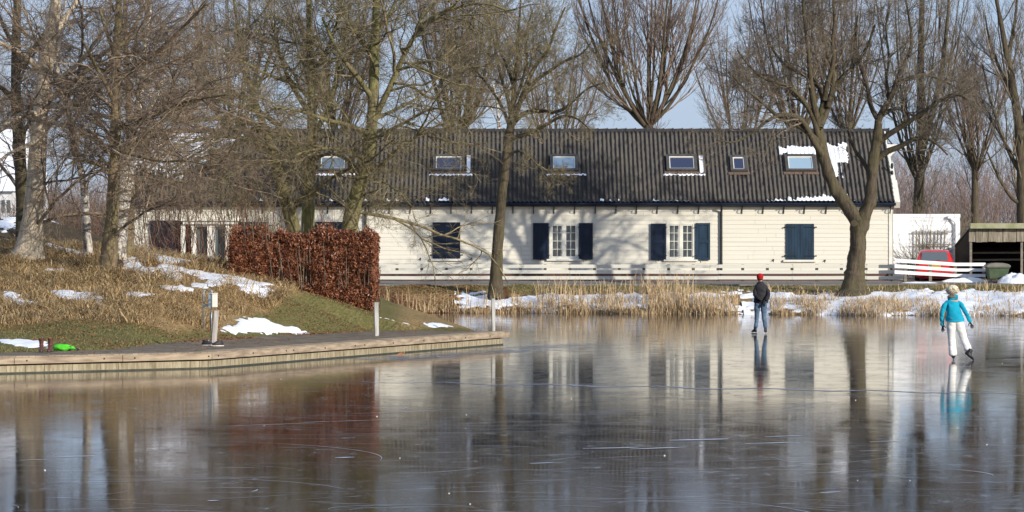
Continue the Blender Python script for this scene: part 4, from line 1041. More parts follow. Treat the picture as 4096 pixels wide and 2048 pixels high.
def tree(name,label,cat,limbs,mats,levels,seed,base=None,trunk_sides=12,group=None,trunk_n=1,bumpy=.08,sub_t0=.25,extra=None):
    """limbs: list of (pts3d, radii). first trunk_n are trunk (part), all feed the crown"""
    rng=np.random.RandomState(seed); Pn=22
    PLs=[];RDs=[]
    for pts,rad in limbs:
        a,b=resample(pts,rad,Pn); PLs.append(a);RDs.append(b)
    PL=np.array(PLs);RD=np.array(RDs)
    if base is None: base=PL[0,0].copy(); 
    o=empty(name,tuple(base),0,label,cat,group); parent_org[o.name]=tuple(base)
    # trunk: finer, with bark unevenness and flare
    dense=[resample(PL[i],RD[i],60) for i in range(trunk_n)]
    tp=np.array([d[0] for d in dense]); tr_=np.array([d[1] for d in dense])
    tr_=tr_*(1+bumpy*(np.stack([fbm(np.arange(60)*.45,np.full(60,float(i*7+seed)),3,seed) for i in range(trunk_n)])-.5)*2)
    V,Fq=tubes(tp,tr_,trunk_sides)
    V=V+ (np.stack([vnoise(V[:,2]*2.2,V[:,0]*5+i*9,seed+i) for i in range(3)],1)-.5)*tr_.max()*bumpy*1.2
    np_mesh('trunk',V-base,Fq,mats[0],o,True)
    VV=[];FF=[];n0=0
    if len(PL)>trunk_n:
        V,Fq=tubes(PL[trunk_n:],RD[trunk_n:],8); np_mesh('limb_group' if False else 'limbs',V-base,Fq,mats[0],o,True)
    cur=(PL,RD)
    for li,(n,t0,t1,ang,sd,lf,pn,wig,trop,rr_,k,kw) in enumerate(levels):
        nn=n
        if li==0 and not hasattr(n,'__len__'):
            ln=np.linalg.norm(np.diff(PL,axis=1),axis=2).sum(1); nn=np.maximum(2,(n*ln/np.median(ln))).astype(int)
            if trunk_n and kw.get('trunkf') is not None: nn[:trunk_n]=(nn[:trunk_n]*kw['trunkf']).astype(int)
        kw2={a:b for a,b in kw.items() if a!='trunkf'}
        cur=grow(cur[0],cur[1],nn,t0,t1,ang,sd,lf,pn,wig,trop,rr_,rng,**kw2)
        V,Fq=tubes(cur[0],cur[1],k); VV.append(V);FF.append(Fq+n0);n0+=len(V)
    V=np.concatenate(VV);Fq=np.concatenate(FF)
    np_mesh('crown',V-base,Fq,mats[1],o,False)
    o['_tips']=0; del o['_tips']
    return o,cur
def L_(pts,Y,dy=0,sc=1.0,w=None):
    """limb given along the view: (px,py,width px) at distance Y drifting dy toward its end"""
    n=len(pts); out=[];rad=[]
    s=[0]
    for a,b in zip(pts[:-1],pts[1:]): s.append(s[-1]+math.hypot(b[0]-a[0],b[1]-a[1]))
    for (x,y,wd),t in zip(pts,s):
        Yt=Y+dy*(t/(s[-1]+1e-9))**1.2; out.append(P(x,y,Yt)); rad.append(wd*Yt/F/2*sc)
    return out,rad
# level tuple: n,t0,t1,angle,sd,len,points,wiggle,tropism,radius ratio,sides,extra
BIG=dict(minr=.010)
def lv_spread(n1=12,n2=9,n3=7,n4=5,up=.04,minr=.0045,l1=1.6,flat=.4,up4=-.02):
    return [(n1,.12,1,50,14,l1,12,.16,up,.62,6,dict(lenpow=.45,tip=.3,flat=flat,trunkf=.5)),
            (n2,.15,1,45,14,.85,9,.17,up,.6,4,dict(lenpow=.6,tip=.35,minr=minr*1.3,flat=flat)),
            (n3,.15,1,42,15,.62,7,.18,up*.5,.6,3,dict(lenpow=.7,tip=.5,minr=minr)),
            (n4,.1,1,38,16,.50,5,.18,up4,.7,3,dict(lenpow=.8,tip=.6,minr=minr*.9))]
def lv_curl(n1=12,n2=9,n3=6,n4=4,minr=.0045):
    return [(n1,.18,1,48,14,1.05,12,.20,.06,.55,6,dict(lenpow=.5,tip=.3,trunkf=.0)),
            (n2,.15,1,46,15,.72,10,.26,.05,.6,4,dict(lenpow=.6,tip=.4,minr=minr*1.3)),
            (n3,.15,1,45,15,.52,8,.28,.06,.62,3,dict(lenpow=.7,tip=.5,minr=minr)),
            (n4,.1,1,42,15,.45,5,.30,.10,.7,3,dict(lenpow=.8,tip=.7,minr=minr*.9))]
def lv_poplar(n1=12,n2=9,n3=6,n4=4,minr=.007):
    return [(n1*1.3,.06,1,31,9,1.10,12,.07,.10,.50,5,dict(lenpow=.6,tip=.3)),
            (n2,.12,1,27,8,.70,9,.08,.10,.55,4,dict(lenpow=.65,tip=.4,minr=minr*1.2)),
            (n3,.1,1,30,9,.50,6,.09,.08,.6,3,dict(lenpow=.7,tip=.5,minr=minr)),
            (n4,.05,1,32,10,.42,4,.09,.06,.7,3,dict(lenpow=.8,tip=.7,minr=minr*.9))]
rt=random.Random(21)
def root(px,py,Y,w):      # flared foot
    return [(px,py+14,w*1.28),(px,py,w*1.0)]
#===== T7 forked tree on the right
Y7=137.6
t7=[L_([(3413,1185,155),(3413,1160,112),(3417,1110,84),(3424,1050,72),(3432,980,66),(3438,915,72),(3440,880,76)],Y7),
    L_([(3440,890,66),(3408,850,60),(3370,798,54),(3340,750,50),(3318,705,47),(3300,650,46),(3285,600,46),(3278,550,42),(3276,500,38)],Y7,.3),
    L_([(3440,892,64),(3462,850,54),(3480,810,56),(3486,770,46),(3488,700,44),(3494,640,44),(3505,580,38),(3515,520,34),(3512,480,30)],Y7,-.3),
    # left stem crown
    L_([(3276,505,30),(3255,420,26),(3242,330,22),(3236,230,17),(3222,120,13),(3205,-60,9)],Y7,-2.0),
    L_([(3278,510,32),(3290,430,28),(3297,400,26),(3275,340,20),(3225,300,17),(3150,270,13),(3090,205,10),(3060,120,7)],Y7,1.5),
    L_([(3280,500,34),(3312,430,28),(3330,360,23),(3365,310,20),(3420,262,16),(3470,190,12),(3500,100,9)],Y7,1.8),
    L_([(3297,400,24),(3310,330,20),(3340,230,18),(3325,180,15),(3340,90,11),(3330,-40,8)],Y7,-1.2),
    L_([(3283,590,30),(3262,555,26),(3215,515,23),(3160,480,20),(3110,468,17),(3040,400,13),(2970,350,10),(2930,300,7)],Y7,-1.5),
    L_([(3290,620,30),(3250,560,25),(3215,480,21),(3150,452,17),(3085,470,13),(3010,530,10),(2940,575,8),(2870,560,5)],Y7,-2.2),
    L_([(3276,560,26),(3255,470,22),(3215,400,17),(3150,340,14),(3060,320,11),(2990,260,8),(2950,200,6)],Y7,-.8),
    L_([(3275,520,24),(3240,430,20),(3165,370,15),(3090,300,12),(3010,300,9),(2930,350,6)],Y7,2.4),
    L_([(3310,430,20),(3335,330,17),(3335,280,15),(3300,200,13),(3290,110,11),(3270,0,8)],Y7,.8),
    # right stem crown
    L_([(3512,490,28),(3525,450,26),(3560,400,24),(3578,350,20),(3600,285,18),(3625,240,15),(3650,180,12),(3640,90,9),(3620,-20,7)],Y7,-.8),
    L_([(3486,690,32),(3505,640,28),(3545,605,25),(3600,588,22),(3650,555,19),(3700,548,15),(3750,575,10),(3790,620,7)],Y7,-1.6),
    L_([(3500,590,26),(3540,545,24),(3610,505,21),(3690,450,18),(3760,400,15),(3820,370,12),(3880,400,9),(3900,470,6)],Y7,-2.2),
    L_([(3512,480,22),(3480,420,18),(3470,340,15),(3440,270,12),(3420,170,9),(3430,60,7)],Y7,1.5),
    L_([(3575,350,16),(3600,330,15),(3660,300,13),(3720,300,10),(3790,330,8),(3840,360,5)],Y7,1.2),
    L_([(3515,470,18),(3545,450,17),(3580,430,15),(3620,440,12),(3700,500,8),(3740,560,6)],Y7,1.0),
    L_([(3482,700,20),(3450,640,17),(3420,605,13),(3395,540,9),(3380,470,6)],Y7,1.4),
    L_([(3555,400,14),(3540,330,12),(3560,230,10),(3540,120,8),(3560,20,6)],Y7,1.0)]
o7,_=tree('forked_tree','bare olive barked tree with a low fork standing right on the far bank','tree',t7,[M['bark_olive'],M['twig_grey']],lv_curl(11,7,5,5,.0044),71,trunk_n=3,trunk_sides=16,bumpy=.10)
# sawn branch scar
sc_=P(3417,893,Y7-.35); mb=HB(); mb.tube([(sc_[0],sc_[1]+.2,sc_[2]),(sc_[0]-.02,sc_[1]-.12,sc_[2])],[.15,.13],12); mb.build('branch_stub',M['bark_olive'],o7)
mb=HB(); mb.tube([(sc_[0]-.02,sc_[1]-.12,sc_[2]),(sc_[0]-.02,sc_[1]-.13,sc_[2])],.105,12); mb.build('sawn_face',simple('old_saw_cut',(.10,.065,.04),(.05,.035,.025),9),o7)
#===== T6 slim tree in the middle
Y6=139.4
t6=[L_([(1981,1190,70),(1981,1172,56),(1984,1100,50),(1988,1000,46),(1994,935,46),(2001,880,44),(2006,810,42),(2012,740,38),(2018,690,40),(2024,620,34),(2032,560,34),(2042,515,36),(2050,470,28)],Y6),
    L_([(2048,480,24),(2052,400,20),(2060,330,17),(2066,240,14),(2070,160,12),(2080,60,9),(2085,-60,7)],Y6,-.8),
    L_([(2044,500,26),(2070,440,23),(2100,350,20),(2140,260,17),(2190,210,14),(2220,120,11),(2260,30,8)],Y6,.8),
    L_([(2048,470,24),(2085,400,21),(2130,330,17),(2190,290,14),(2260,240,11),(2330,220,8),(2370,160,6)],Y6,-1.5),
    L_([(2044,505,22),(2090,450,20),(2160,440,17),(2230,455,14),(2300,400,11),(2350,350,8),(2420,330,6)],Y6,-1.8),
    L_([(2030,560,22),(2075,545,19),(2130,530,17),(2200,490,14),(2250,460,11),(2310,470,8),(2360,520,5)],Y6,-2.2),
    L_([(2045,490,18),(2035,400,16),(2010,330,13),(1990,250,11),(1975,150,9),(1950,60,7)],Y6,-1.0),
    L_([(2040,510,17),(2015,440,14),(1975,370,11),(1920,300,9),(1870,250,7),(1820,170,5)],Y6,1.0),
    L_([(2052,420,16),(2090,330,13),(2110,230,11),(2100,140,9),(2130,40,7)],Y6,1.5),
    L_([(2058,360,14),(2030,270,11),(1990,190,9),(1985,90,7)],Y6,.8),
    L_([(2022,640,14),(2060,600,11),(2100,610,9),(2150,660,7),(2200,720,5)],Y6,-1.5)]
tree('slim_tree','bare slim tree with a single slanting trunk standing in the middle of the far bank','tree',t6,[M['bark_olive'],M['twig_moss']],lv_curl(10,8,5,5,.0044),61,trunk_n=1,trunk_sides=14,bumpy=.10)
# a few clinging leaves of the slim tree
#===== left group on the slope
def gY(px,py,Ymax=110): return ground_at(px,py,Y1=Ymax)[1]
YT1=gY(118,1040); 
def sway(pts): return pts
tA=[L_([(108,1062,200),(112,1035,150),(117,985,118),(128,900,92),(140,800,80),(148,700,73),(152,600,69),(158,500,68),(168,400,68),(180,300,64),(195,200,59),(212,80,52),(230,-60,44)],YT1),
    L_([(190,395,32),(240,370,28),(290,330,26),(340,290,24),(420,200,20),(520,165,16),(600,60,12)],YT1,-2),
    L_([(176,520,30),(230,460,27),(290,420,25),(370,360,22),(450,320,18),(540,300,14),(640,330,10)],YT1,-2.5),
    L_([(165,470,30),(120,450,28),(60,470,26),(0,520,24),(-60,560,18)],YT1,-2),
    L_([(178,300,28),(120,240,24),(50,190,20),(-40,160,15)],YT1,-2),
    L_([(185,220,30),(240,100,25),(290,30,20),(350,-60,15)],YT1,1),
    L_([(180,350,24),(260,300,20),(330,240,17),(400,140,14),(470,40,10)],YT1,-3),
    L_([(170,480,24),(260,500,20),(360,540,16),(450,600,12),(520,640,8)],YT1,-3),
    L_([(175,420,24),(280,430,19),(400,460,15),(520,500,11),(640,520,7)],YT1,-3.5),
    L_([(160,560,20),(90,590,16),(20,620,12),(-40,690,9)],YT1,-2)]
tree('old_tree','thick pale trunked bare tree at the left edge of the slope','tree',tA,[M['bark_pale'],M['twig_red']],lv_spread(8,7,5,4,.0,.0042),11,trunk_n=1,trunk_sides=20,bumpy=.07)
Yb_=YT1+6
tB=[L_([(95,1010,70),(92,900,56),(88,760,52),(78,600,48),(66,450,44),(62,300,40),(66,150,36),(72,-60,30)],Yb_),
    L_([(70,420,26),(20,360,20),(-30,330,15)],Yb_,-2),L_([(64,300,24),(110,220,20),(170,150,15),(220,50,10)],Yb_,-2),L_([(66,200,22),(20,120,17),(-20,20,12)],Yb_,1),L_([(75,560,20),(130,470,15),(200,430,11),(280,380,8)],Yb_,1)]
tree('dark_tree','dark mossy bare trunk directly behind the thick pale tree','tree',tB,[M['bark_olive'],M['twig_red']],lv_spread(5,5,5,3,.02,.0038),12,trunk_n=1)
YB1=gY(352,1035)
tC=[L_([(358,1052,52),(353,1000,40),(348,930,34),(345,850,32),(340,770,30),(325,690,28),(308,610,27),(292,520,25),(272,430,23),(248,340,21),(222,260,19),(205,180,14)],YB1),
    L_([(320,660,12),(350,600,10),(380,530,8),(400,440,6)],YB1,1),L_([(290,510,12),(320,440,9),(330,360,6)],YB1,-1),L_([(250,350,12),(210,300,9),(180,220,6)],YB1,1),L_([(260,390,10),(300,320,8),(330,240,5)],YB1,1),L_([(222,260,14),(240,160,11),(250,60,8),(270,-40,6)],YB1,1)]
tree('birch_tree','slender white birch leaning left between the pale tree and the straight brown trunk','tree',tC,[M['birch'],M['twig_red']],lv_spread(6,5,5,3,-.01,.0034,1.1),13,trunk_n=1,trunk_sides=12)
YT2=gY(430,1088)
tD=[L_([(425,1105,96),(430,1080,76),(438,1000,62),(446,900,54),(452,800,50),(456,700,46),(460,600,42),(464,450,38),(465,300,34),(470,150,30),(478,-60,26)],YT2),
    L_([(458,640,20),(510,590,18),(560,560,16),(640,480,13),(740,420,10),(850,380,7)],YT2,-2),
    L_([(464,420,20),(420,330,16),(380,260,13),(330,160,9)],YT2,-1.5),
    L_([(465,330,22),(540,270,19),(640,200,16),(740,100,12),(820,20,9)],YT2,-2.5),
    L_([(462,520,22),(540,480,19),(640,450,16),(760,400,12),(900,380,8)],YT2,-3.5),
    L_([(455,700,14),(390,650,11),(320,640,8),(260,660,6)],YT2,-2),
    L_([(468,240,20),(430,140,16),(400,40,12)],YT2,1),L_([(470,200,18),(540,110,14),(590,0,10)],YT2,1),
    L_([(460,600,16),(540,620,13),(640,650,10),(740,640,7),(830,660,5)],YT2,-3)]
tree('brown_tree','bare tree with a straight smooth brown trunk in front of the second birch','tree',tD,[M['bark_brown'],M['twig_red']],lv_spread(8,7,5,4,-.01,.0042),14,trunk_n=1,trunk_sides=16)
YB2=YT2+3.5
tE=[L_([(478,1045,62),(482,1000,50),(486,920,48),(490,840,52),(497,760,62),(503,690,68),(515,620,50),(528,560,38),(545,500,32),(558,420,28),(566,330,25),(575,220,22),(590,110,19),(606,-60,16)],YB2),
    L_([(545,500,14),(600,440,11),(640,360,9),(670,260,6)],YB2,1),L_([(560,400,14),(520,330,10),(500,240,7)],YB2,-1),L_([(570,280,13),(620,200,10),(650,110,7)],YB2,-1.5),L_([(578,220,12),(540,130,9),(530,40,6)],YB2,1),L_([(510,640,13),(570,600,10),(620,590,7),(680,640,5)],YB2,-1)]
tree('birch_tree','thick rugged white birch with peeling black bark behind the straight brown trunk','tree',tE,[M['birch'],M['twig_red']],lv_spread(6,6,5,3,-.02,.0034,1.1),15,trunk_n=1,trunk_sides=14,bumpy=.16)
YT3=YB2+2
tG=[L_([(505,1020,60),(512,960,48),(518,880,42),(522,780,36),(524,680,32),(520,560,28),(515,400,25),(505,250,22),(500,100,18),(498,-60,15)],YT3),
    L_([(520,560,14),(570,480,11),(640,430,9),(720,330,6)],YT3,1),L_([(512,380,14),(460,290,11),(420,180,8)],YT3,1),L_([(505,250,14),(560,160,11),(620,60,8)],YT3,-1)]
tree('brown_tree','light brown bare trunk just right of the rugged birch','tree',tG,[M['bark_brown'],M['twig_red']],lv_spread(7,6,5,4,.0,.0036),16,trunk_n=1)
#===== mossy trees behind the hedge
YM=116
tH=[L_([(1188,1080,64),(1182,980,60),(1172,900,58),(1152,830,56),(1130,760,52),(1115,700,48),(1098,640,44),(1082,580,38),(1062,520,32),(1030,440,26),(1000,350,21),(980,240,17),(950,120,12),(930,-40,9)],YM),
    L_([(1062,520,24),(980,480,22),(880,470,20),(780,480,17),(690,470,13),(590,500,9)],YM,-3),
    L_([(1090,610,24),(1010,560,21),(900,540,18),(780,560,14),(680,600,10)],YM,-4),
    L_([(1030,440,20),(960,380,17),(880,340,14),(790,260,10),(720,180,7)],YM,-2),
    L_([(1010,380,18),(1060,290,15),(1090,190,12),(1130,80,9)],YM,1),
    L_([(1105,670,16),(1060,640,13),(1000,650,10),(930,700,7),(860,740,5)],YM,-3)]
oH,_=tree('mossy_tree','mossy green trunk curving left behind the hedge, leftmost of three','tree',tH,[M['bark_moss'],M['twig_moss']],lv_spread(9,8,5,4,-.015,.0043),17,trunk_n=1,trunk_sides=14,group='mossy trees behind the hedge')
tI=[L_([(1228,1080,62),(1229,980,58),(1232,900,56),(1234,800,52),(1240,700,50),(1242,640,52),(1246,580,42),(1248,480,38),(1246,360,34),(1240,240,30),(1238,120,26),(1236,-60,22)],YM+1.5),
    L_([(1238,680,34),(1210,620,32),(1185,580,30),(1150,540,26),(1090,480,20),(1020,440,15),(930,420,10),(840,400,7)],YM+1.5,-3),
    L_([(1246,560,24),(1290,480,20),(1330,380,17),(1350,270,13),(1380,150,10),(1400,20,7)],YM+1.5,1.5),
    L_([(1248,470,24),(1190,380,20),(1140,290,16),(1110,180,12),(1080,60,9)],YM+1.5,-2),
    L_([(1242,300,20),(1300,220,16),(1340,120,12),(1370,0,8)],YM+1.5,-2),
    L_([(1238,640,18),(1180,560,15),(1080,530,12),(960,510,9),(850,540,6)],YM+1.5,-4),
    L_([(1246,400,20),(1180,330,17),(1090,310,14),(980,250,10),(880,200,7)],YM+1.5,-4),
    L_([(1240,660,16),(1300,610,13),(1370,620,10),(1440,680,7)],YM+1.5,-2)]
tree('mossy_tree','upright mossy trunk forking above the eave, middle of the three behind the hedge','tree',tI,[M['bark_moss'],M['twig_moss']],lv_spread(10,7,5,4,-.01,.0043),18,trunk_n=2,trunk_sides=14,group='mossy trees behind the hedge')
tJ=[L_([(1385,1080,72),(1392,980,66),(1400,890,64),(1414,820,62),(1436,750,60),(1458,690,54),(1474,620,48),(1484,540,46),(1492,460,44),(1494,380,42),(1496,300,42),(1498,200,38),(1502,90,33),(1510,-60,28)],YM-.5),
    L_([(1488,500,30),(1520,430,26),(1560,350,24),(1590,280,22),(1630,190,20),(1680,110,18),(1740,60,15),(1850,20,12),(1950,10,9),(2050,50,6)],YM-.5,-2),
    L_([(1665,120,18),(1700,50,16),(1755,0,14),(1800,-60,11)],YM-1,1),
    L_([(1590,280,14),(1660,260,12),(1730,290,10),(1800,330,7),(1870,350,5)],YM-1,-2),
    L_([(1494,400,24),(1440,320,21),(1390,260,17),(1330,170,14),(1290,70,10)],YM-.5,-2),
    L_([(1484,540,22),(1400,500,19),(1300,480,15),(1200,440,11),(1100,430,8)],YM-.5,-4),
    L_([(1470,640,18),(1380,600,15),(1280,590,12),(1180,620,8)],YM-.5,-4),
    L_([(1498,220,22),(1440,150,18),(1380,60,14),(1340,-40,10)],YM-.5,1),
    L_([(1482,570,18),(1560,520,15),(1640,480,12),(1720,430,9),(1800,440,6)],YM-.5,-2.5),
    L_([(1490,480,16),(1580,440,13),(1660,400,10),(1750,340,7)],YM-.5,2),
    L_([(1450,700,13),(1520,720,10),(1590,760,8),(1650,830,5)],YM-.5,-3),
    L_([(1500,140,20),(1560,60,15),(1600,-40,11)],YM-.5,1)]
tree('mossy_tree','thick mossy trunk leaning right by the hedge end, rightmost of the three','tree',tJ,[M['bark_moss'],M['twig_moss']],lv_spread(10,7,5,4,-.01,.0043),19,trunk_n=1,trunk_sides=16,group='mossy trees behind the hedge')
#===== twiggy bare trees further back
def fan(px,ybase,Y,n,spread,top,w,seed,trunk_top=None,lean=0,up=1.0):
    r=random.Random(seed); limbs=[]; yt=trunk_top or ybase-60
    gy=YH+(CH-1.2)*F/Y
    limbs.append(L_([(px,gy+2,w*1.25),(px,(gy+yt)/2,w),(px+lean*.1,yt,w*.9)],Y))
    for i in range(n):
        u=(i+.5)/n*2-1+r.uniform(-.12,.12); ex=px+lean+u*spread; s=yt+r.uniform(-5,25)
        h=s-top
        ww=w*r.uniform(.26,.46)
        limbs.append(L_([(px+lean*.1,s,ww),(px+u*spread*.28+r.uniform(-6,6),s-h*.13,ww*.85),(px+lean*.3+u*spread*.55+r.uniform(-8,8),s-h*.33,ww*.65),(px+lean*.6+u*spread*.8+r.uniform(-10,10),s-h*.62,ww*.42),(ex,top+r.uniform(-40,60),ww*.15)],Y,r.uniform(-4,4)))
    return limbs
pop_mats=[M['bark_pop'],M['twig_pop']]
tree('poplar_tree','fan shaped bare poplar rising alone behind the middle of the roof','tree',fan(2595,520,190,13,310,-160,46,1,trunk_top=500),pop_mats,lv_poplar(8,7,5,4,.0041),31,trunk_sides=10,group='bare poplars behind the house')
tree('poplar_tree','bare poplar behind the slim tree, its stems crowded and reddish','tree',fan(1830,520,185,12,230,-150,40,2,trunk_top=560),pop_mats,lv_poplar(9,7,5,4,.0041),32,trunk_sides=10,group='bare poplars behind the house')
tree('poplar_tree','bare poplar standing behind the left stem of the forked tree','tree',fan(3190,520,195,9,230,-180,36,3,trunk_top=560),pop_mats,lv_poplar(7,6,5,4,.0041),33,trunk_sides=10,group='bare poplars behind the house')
tree('poplar_tree','bare poplar seen through the gap between both stems of the forked tree','tree',fan(3390,520,188,9,190,-160,34,4,trunk_top=560),pop_mats,lv_poplar(7,6,5,4,.0041),34,trunk_sides=10,group='bare poplars behind the house')
tree('poplar_tree','tall bare poplar with two straight trunks just right of the roof gable','tree',fan(3672,840,170,7,250,-140,38,5,trunk_top=720,lean=20)+[L_([(3668,900,44),(3680,700,40),(3684,500,36),(3682,300,30),(3686,100,24),(3690,-80,18)],170),L_([(3690,600,30),(3730,450,25),(3770,280,19),(3790,80,13),(3800,-60,9)],170,1)],[M['bark_olive'],M['twig_grey']],lv_poplar(7,6,5,4,.0040),35,trunk_sides=10,group='bare poplars behind the house')
tree('poplar_tree','bare tree with a dark trunk at the right edge above the shed','tree',[L_([(4094,930,56),(4090,800,46),(4086,640,42),(4075,500,38),(4050,330,30),(4020,180,23),(3990,20,16),(3970,-90,11)],165),L_([(4088,700,22),(4040,620,17),(4000,520,13),(3960,400,9),(3930,260,6)],165,1),L_([(4090,820,20),(4040,790,15),(3990,700,11),(3950,610,7)],165,-1),L_([(4080,560,22),(4110,420,17),(4100,260,12),(4120,80,8)],165),L_([(4062,400,18),(4010,300,14),(3960,180,10),(3940,60,7)],165,2),L_([(4030,220,16),(4060,100,12),(4070,-40,8)],165)],[M['bark_olive'],M['twig_grey']],lv_poplar(7,6,5,3,.0041),36,trunk_sides=10)
tree('birch_tree','thin distant white birch behind the roof left of the slim tree','tree',[L_([(1996,620,14),(1994,500,12),(1988,400,10),(1970,330,8),(1950,250,6),(1930,180,4)],175),L_([(1994,500,7),(1970,440,6),(1945,400,4)],175,1),L_([(1990,430,6),(2010,380,5),(2020,330,3)],175,1)],[M['birch'],M['twig_pop']],lv_spread(6,5,4,3,.0,.006,1.0),37,trunk_sides=8)
proto=bpy.data.objects['poplar_tree.001']; proto2=bpy.data.objects['poplar_tree.002']
# woodland of further poplars: copies (shared meshes), each with its own label
more=[(930,215,1.05,'seen above the leftmost mossy limb'),(1360,205,1.0,'between the middle and rightmost mossy trees'),
      (2230,215,.85,'low and faint right of the slim tree crown'),(40,235,.8,'at the far left behind the dark trunk'),(2960,225,.9,'faint at the left fringe of the forked tree'),(3900,230,.9,'behind the gap right of the twin trunk poplar')]
for i,(px,Y,s,where) in enumerate(more):
    o=copy_tree(proto if i%2 else proto2); x=(px-CX)*Y/F; o.location=(x,Y,1.2); o.rotation_euler[2]=i*1.7; o.scale=(s*(1.15 if i%3 else .95),s,s*1.0)
    o['label']='bare distant poplar '+where; o['group']='bare poplars behind the house'
# far thicket masses
def thicket(name,label,x0,x1,Y,h0,h1,n,mat,seed,w=.012,lean=.16,depth=6,wave=.3):
    rng=np.random.RandomState(seed); X=rng.uniform((x0-CX)*Y/F,(x1-CX)*Y/F,n); Yv=Y+rng.uniform(0,depth,n)
    h=(h0+(h1-h0)*fbm(X*wave,np.zeros(n),3,seed))*(.55+.5*rng.rand(n))
    D=unit(np.stack([rng.randn(n)*lean,rng.randn(n)*lean,np.ones(n)],1)); PL=np.zeros((n,6,3)); PL[:,0]=np.stack([X,Yv,np.full(n,1.1)],1)
    for s in range(1,6): PL[:,s]=PL[:,s-1]+D*(h/5)[:,None]; D=unit(D+rng.randn(n,3)*.07)
    RD=(w*np.linspace(1.3,.5,6))[None,:]*(.6+.8*rng.rand(n))[:,None]
    V1,F1=tubes(PL,RD,3)
    c=grow(PL,RD,5,.3,1,30,10,.35,4,.12,.05,.8,rng,minr=w*.45,lenpow=1.0); V2,F2=tubes(*c,3)
    c2=grow(c[0],c[1],3,.2,1,32,10,.45,3,.12,.03,.8,rng,minr=w*.4,lenpow=1.0); V3,F3=tubes(*c2,3)
    V=np.concatenate([V1,V2,V3]); Fq=np.concatenate([F1,F2+len(V1),F3+len(V1)+len(V2)])
    return tag(np_mesh(name,V,Fq,mat),label,'thicket',kind='stuff')
thicket('thicket','dense brown thicket behind the dirt mound at the left',-100,520,165,3,5.5,420,M['twig_pop'],1)
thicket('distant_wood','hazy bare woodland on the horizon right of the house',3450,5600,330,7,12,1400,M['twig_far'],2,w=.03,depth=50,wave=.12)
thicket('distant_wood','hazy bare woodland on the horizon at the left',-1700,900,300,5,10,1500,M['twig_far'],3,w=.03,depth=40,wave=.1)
thicket('thicket','brown shrubs between the annex and the shed',3600,3960,162,2.6,4.2,300,M['twig_grey'],4)
# osier shrubs in front of the entrance
def osier(px,Y,h,n,seed,label,lean=0):
    rng=np.random.RandomState(seed); x=(px-CX)*Y/F; z=gz(x,Y)
    o=empty('osier_shrub',(x,Y,z),0,label,'shrub','red stemmed shrubs below the house entrance')
    D=unit(np.stack([rng.randn(n)*.17+lean,rng.randn(n)*.15,np.ones(n)],1)); PL=np.zeros((n,8,3)); PL[:,0]=np.stack([rng.randn(n)*.22,rng.randn(n)*.22,np.full(n,-.05)],1)
    H=h*(.55+.5*rng.rand(n))
    for s in range(1,8): PL[:,s]=PL[:,s-1]+D*(H/7)[:,None]; D=unit(D+rng.randn(n,3)*.04)
    RD=np.linspace(.014,.006,8)[None,:]*(.7+.6*rng.rand(n))[:,None]
    V1,F1=tubes(PL,RD,3); np_mesh('stems',V1,F1,M['twig_osier'],o)
    c=grow(PL,RD,2,.35,1,22,8,.30,5,.06,.05,.8,rng,minr=.0045,lenpow=1.0); V2,F2=tubes(*c,3); np_mesh('twigs',V2,F2,M['twig_red'],o)
    return o
OS=[(575,128,4.6,'leftmost, in front of the shaded wall end'),(650,126,5.0,'in front of the leftmost dark opening'),(715,127,5.3,'left of the entrance canopy'),(790,129,4.8,'covering the left door pillar'),(850,126,5.4,'in front of the entrance door'),(915,125,5.2,'right of the entrance door'),(985,124,5.0,'just left of the copper hedge'),(1060,122,4.2,'poking up behind the left end of the hedge'),(1330,119,3.4,'poking up behind the hedge between mossy trunks'),(1130,121,3.8,'beside the leftmost mossy trunk'),(300,132,4.4,'behind the dirt mound left of the brown trunk'),(420,134,4.6,'behind the brown trunk')]
for i,(px,Y,h,w_) in enumerate(OS): osier(px,Y,h*.94,(12 if i in (3,4) else 28) if i<7 else 20,50+i,'red brown stemmed leafless shrub '+w_,lean=-.03)
# climber on the trellis
rng=np.random.RandomState(77); n=46; PL=np.zeros((n,9,3)); p=P(3725,1110,AY-.25); PL[:,0]=np.stack([rng.randn(n)*.5,rng.randn(n)*.04,np.full(n,.0)],1)
D=unit(np.stack([rng.randn(n)*.45-.15,rng.randn(n)*.03,np.ones(n)],1)); H=1.2+1.9*rng.rand(n)
for s in range(1,9): PL[:,s]=PL[:,s-1]+D*(H/8)[:,None]; D=unit(D+rng.randn(n,3)*np.array([.22,.03,.18])); 
RD=np.linspace(.014,.005,9)[None,:]*np.ones((n,1)); c=grow(PL,RD,5,.2,1,40,12,.3,5,.2,.0,.7,rng,minr=.005,lenpow=1.0,flat=.0)
c[0][:,:,1]=np.clip(c[0][:,:,1],-.25,.12); PL[:,:,1]=np.clip(PL[:,:,1],-.25,.12)
o=empty('climbing_shrub',p,0,'bare climbing shrub tangled over the trellis on the white annex','shrub')
V1,F1=tubes(PL,RD,4); np_mesh('stems',V1,F1,M['twig_grey'],o); V2,F2=tubes(*c,3); np_mesh('twigs',V2,F2,M['twig_grey'],o)
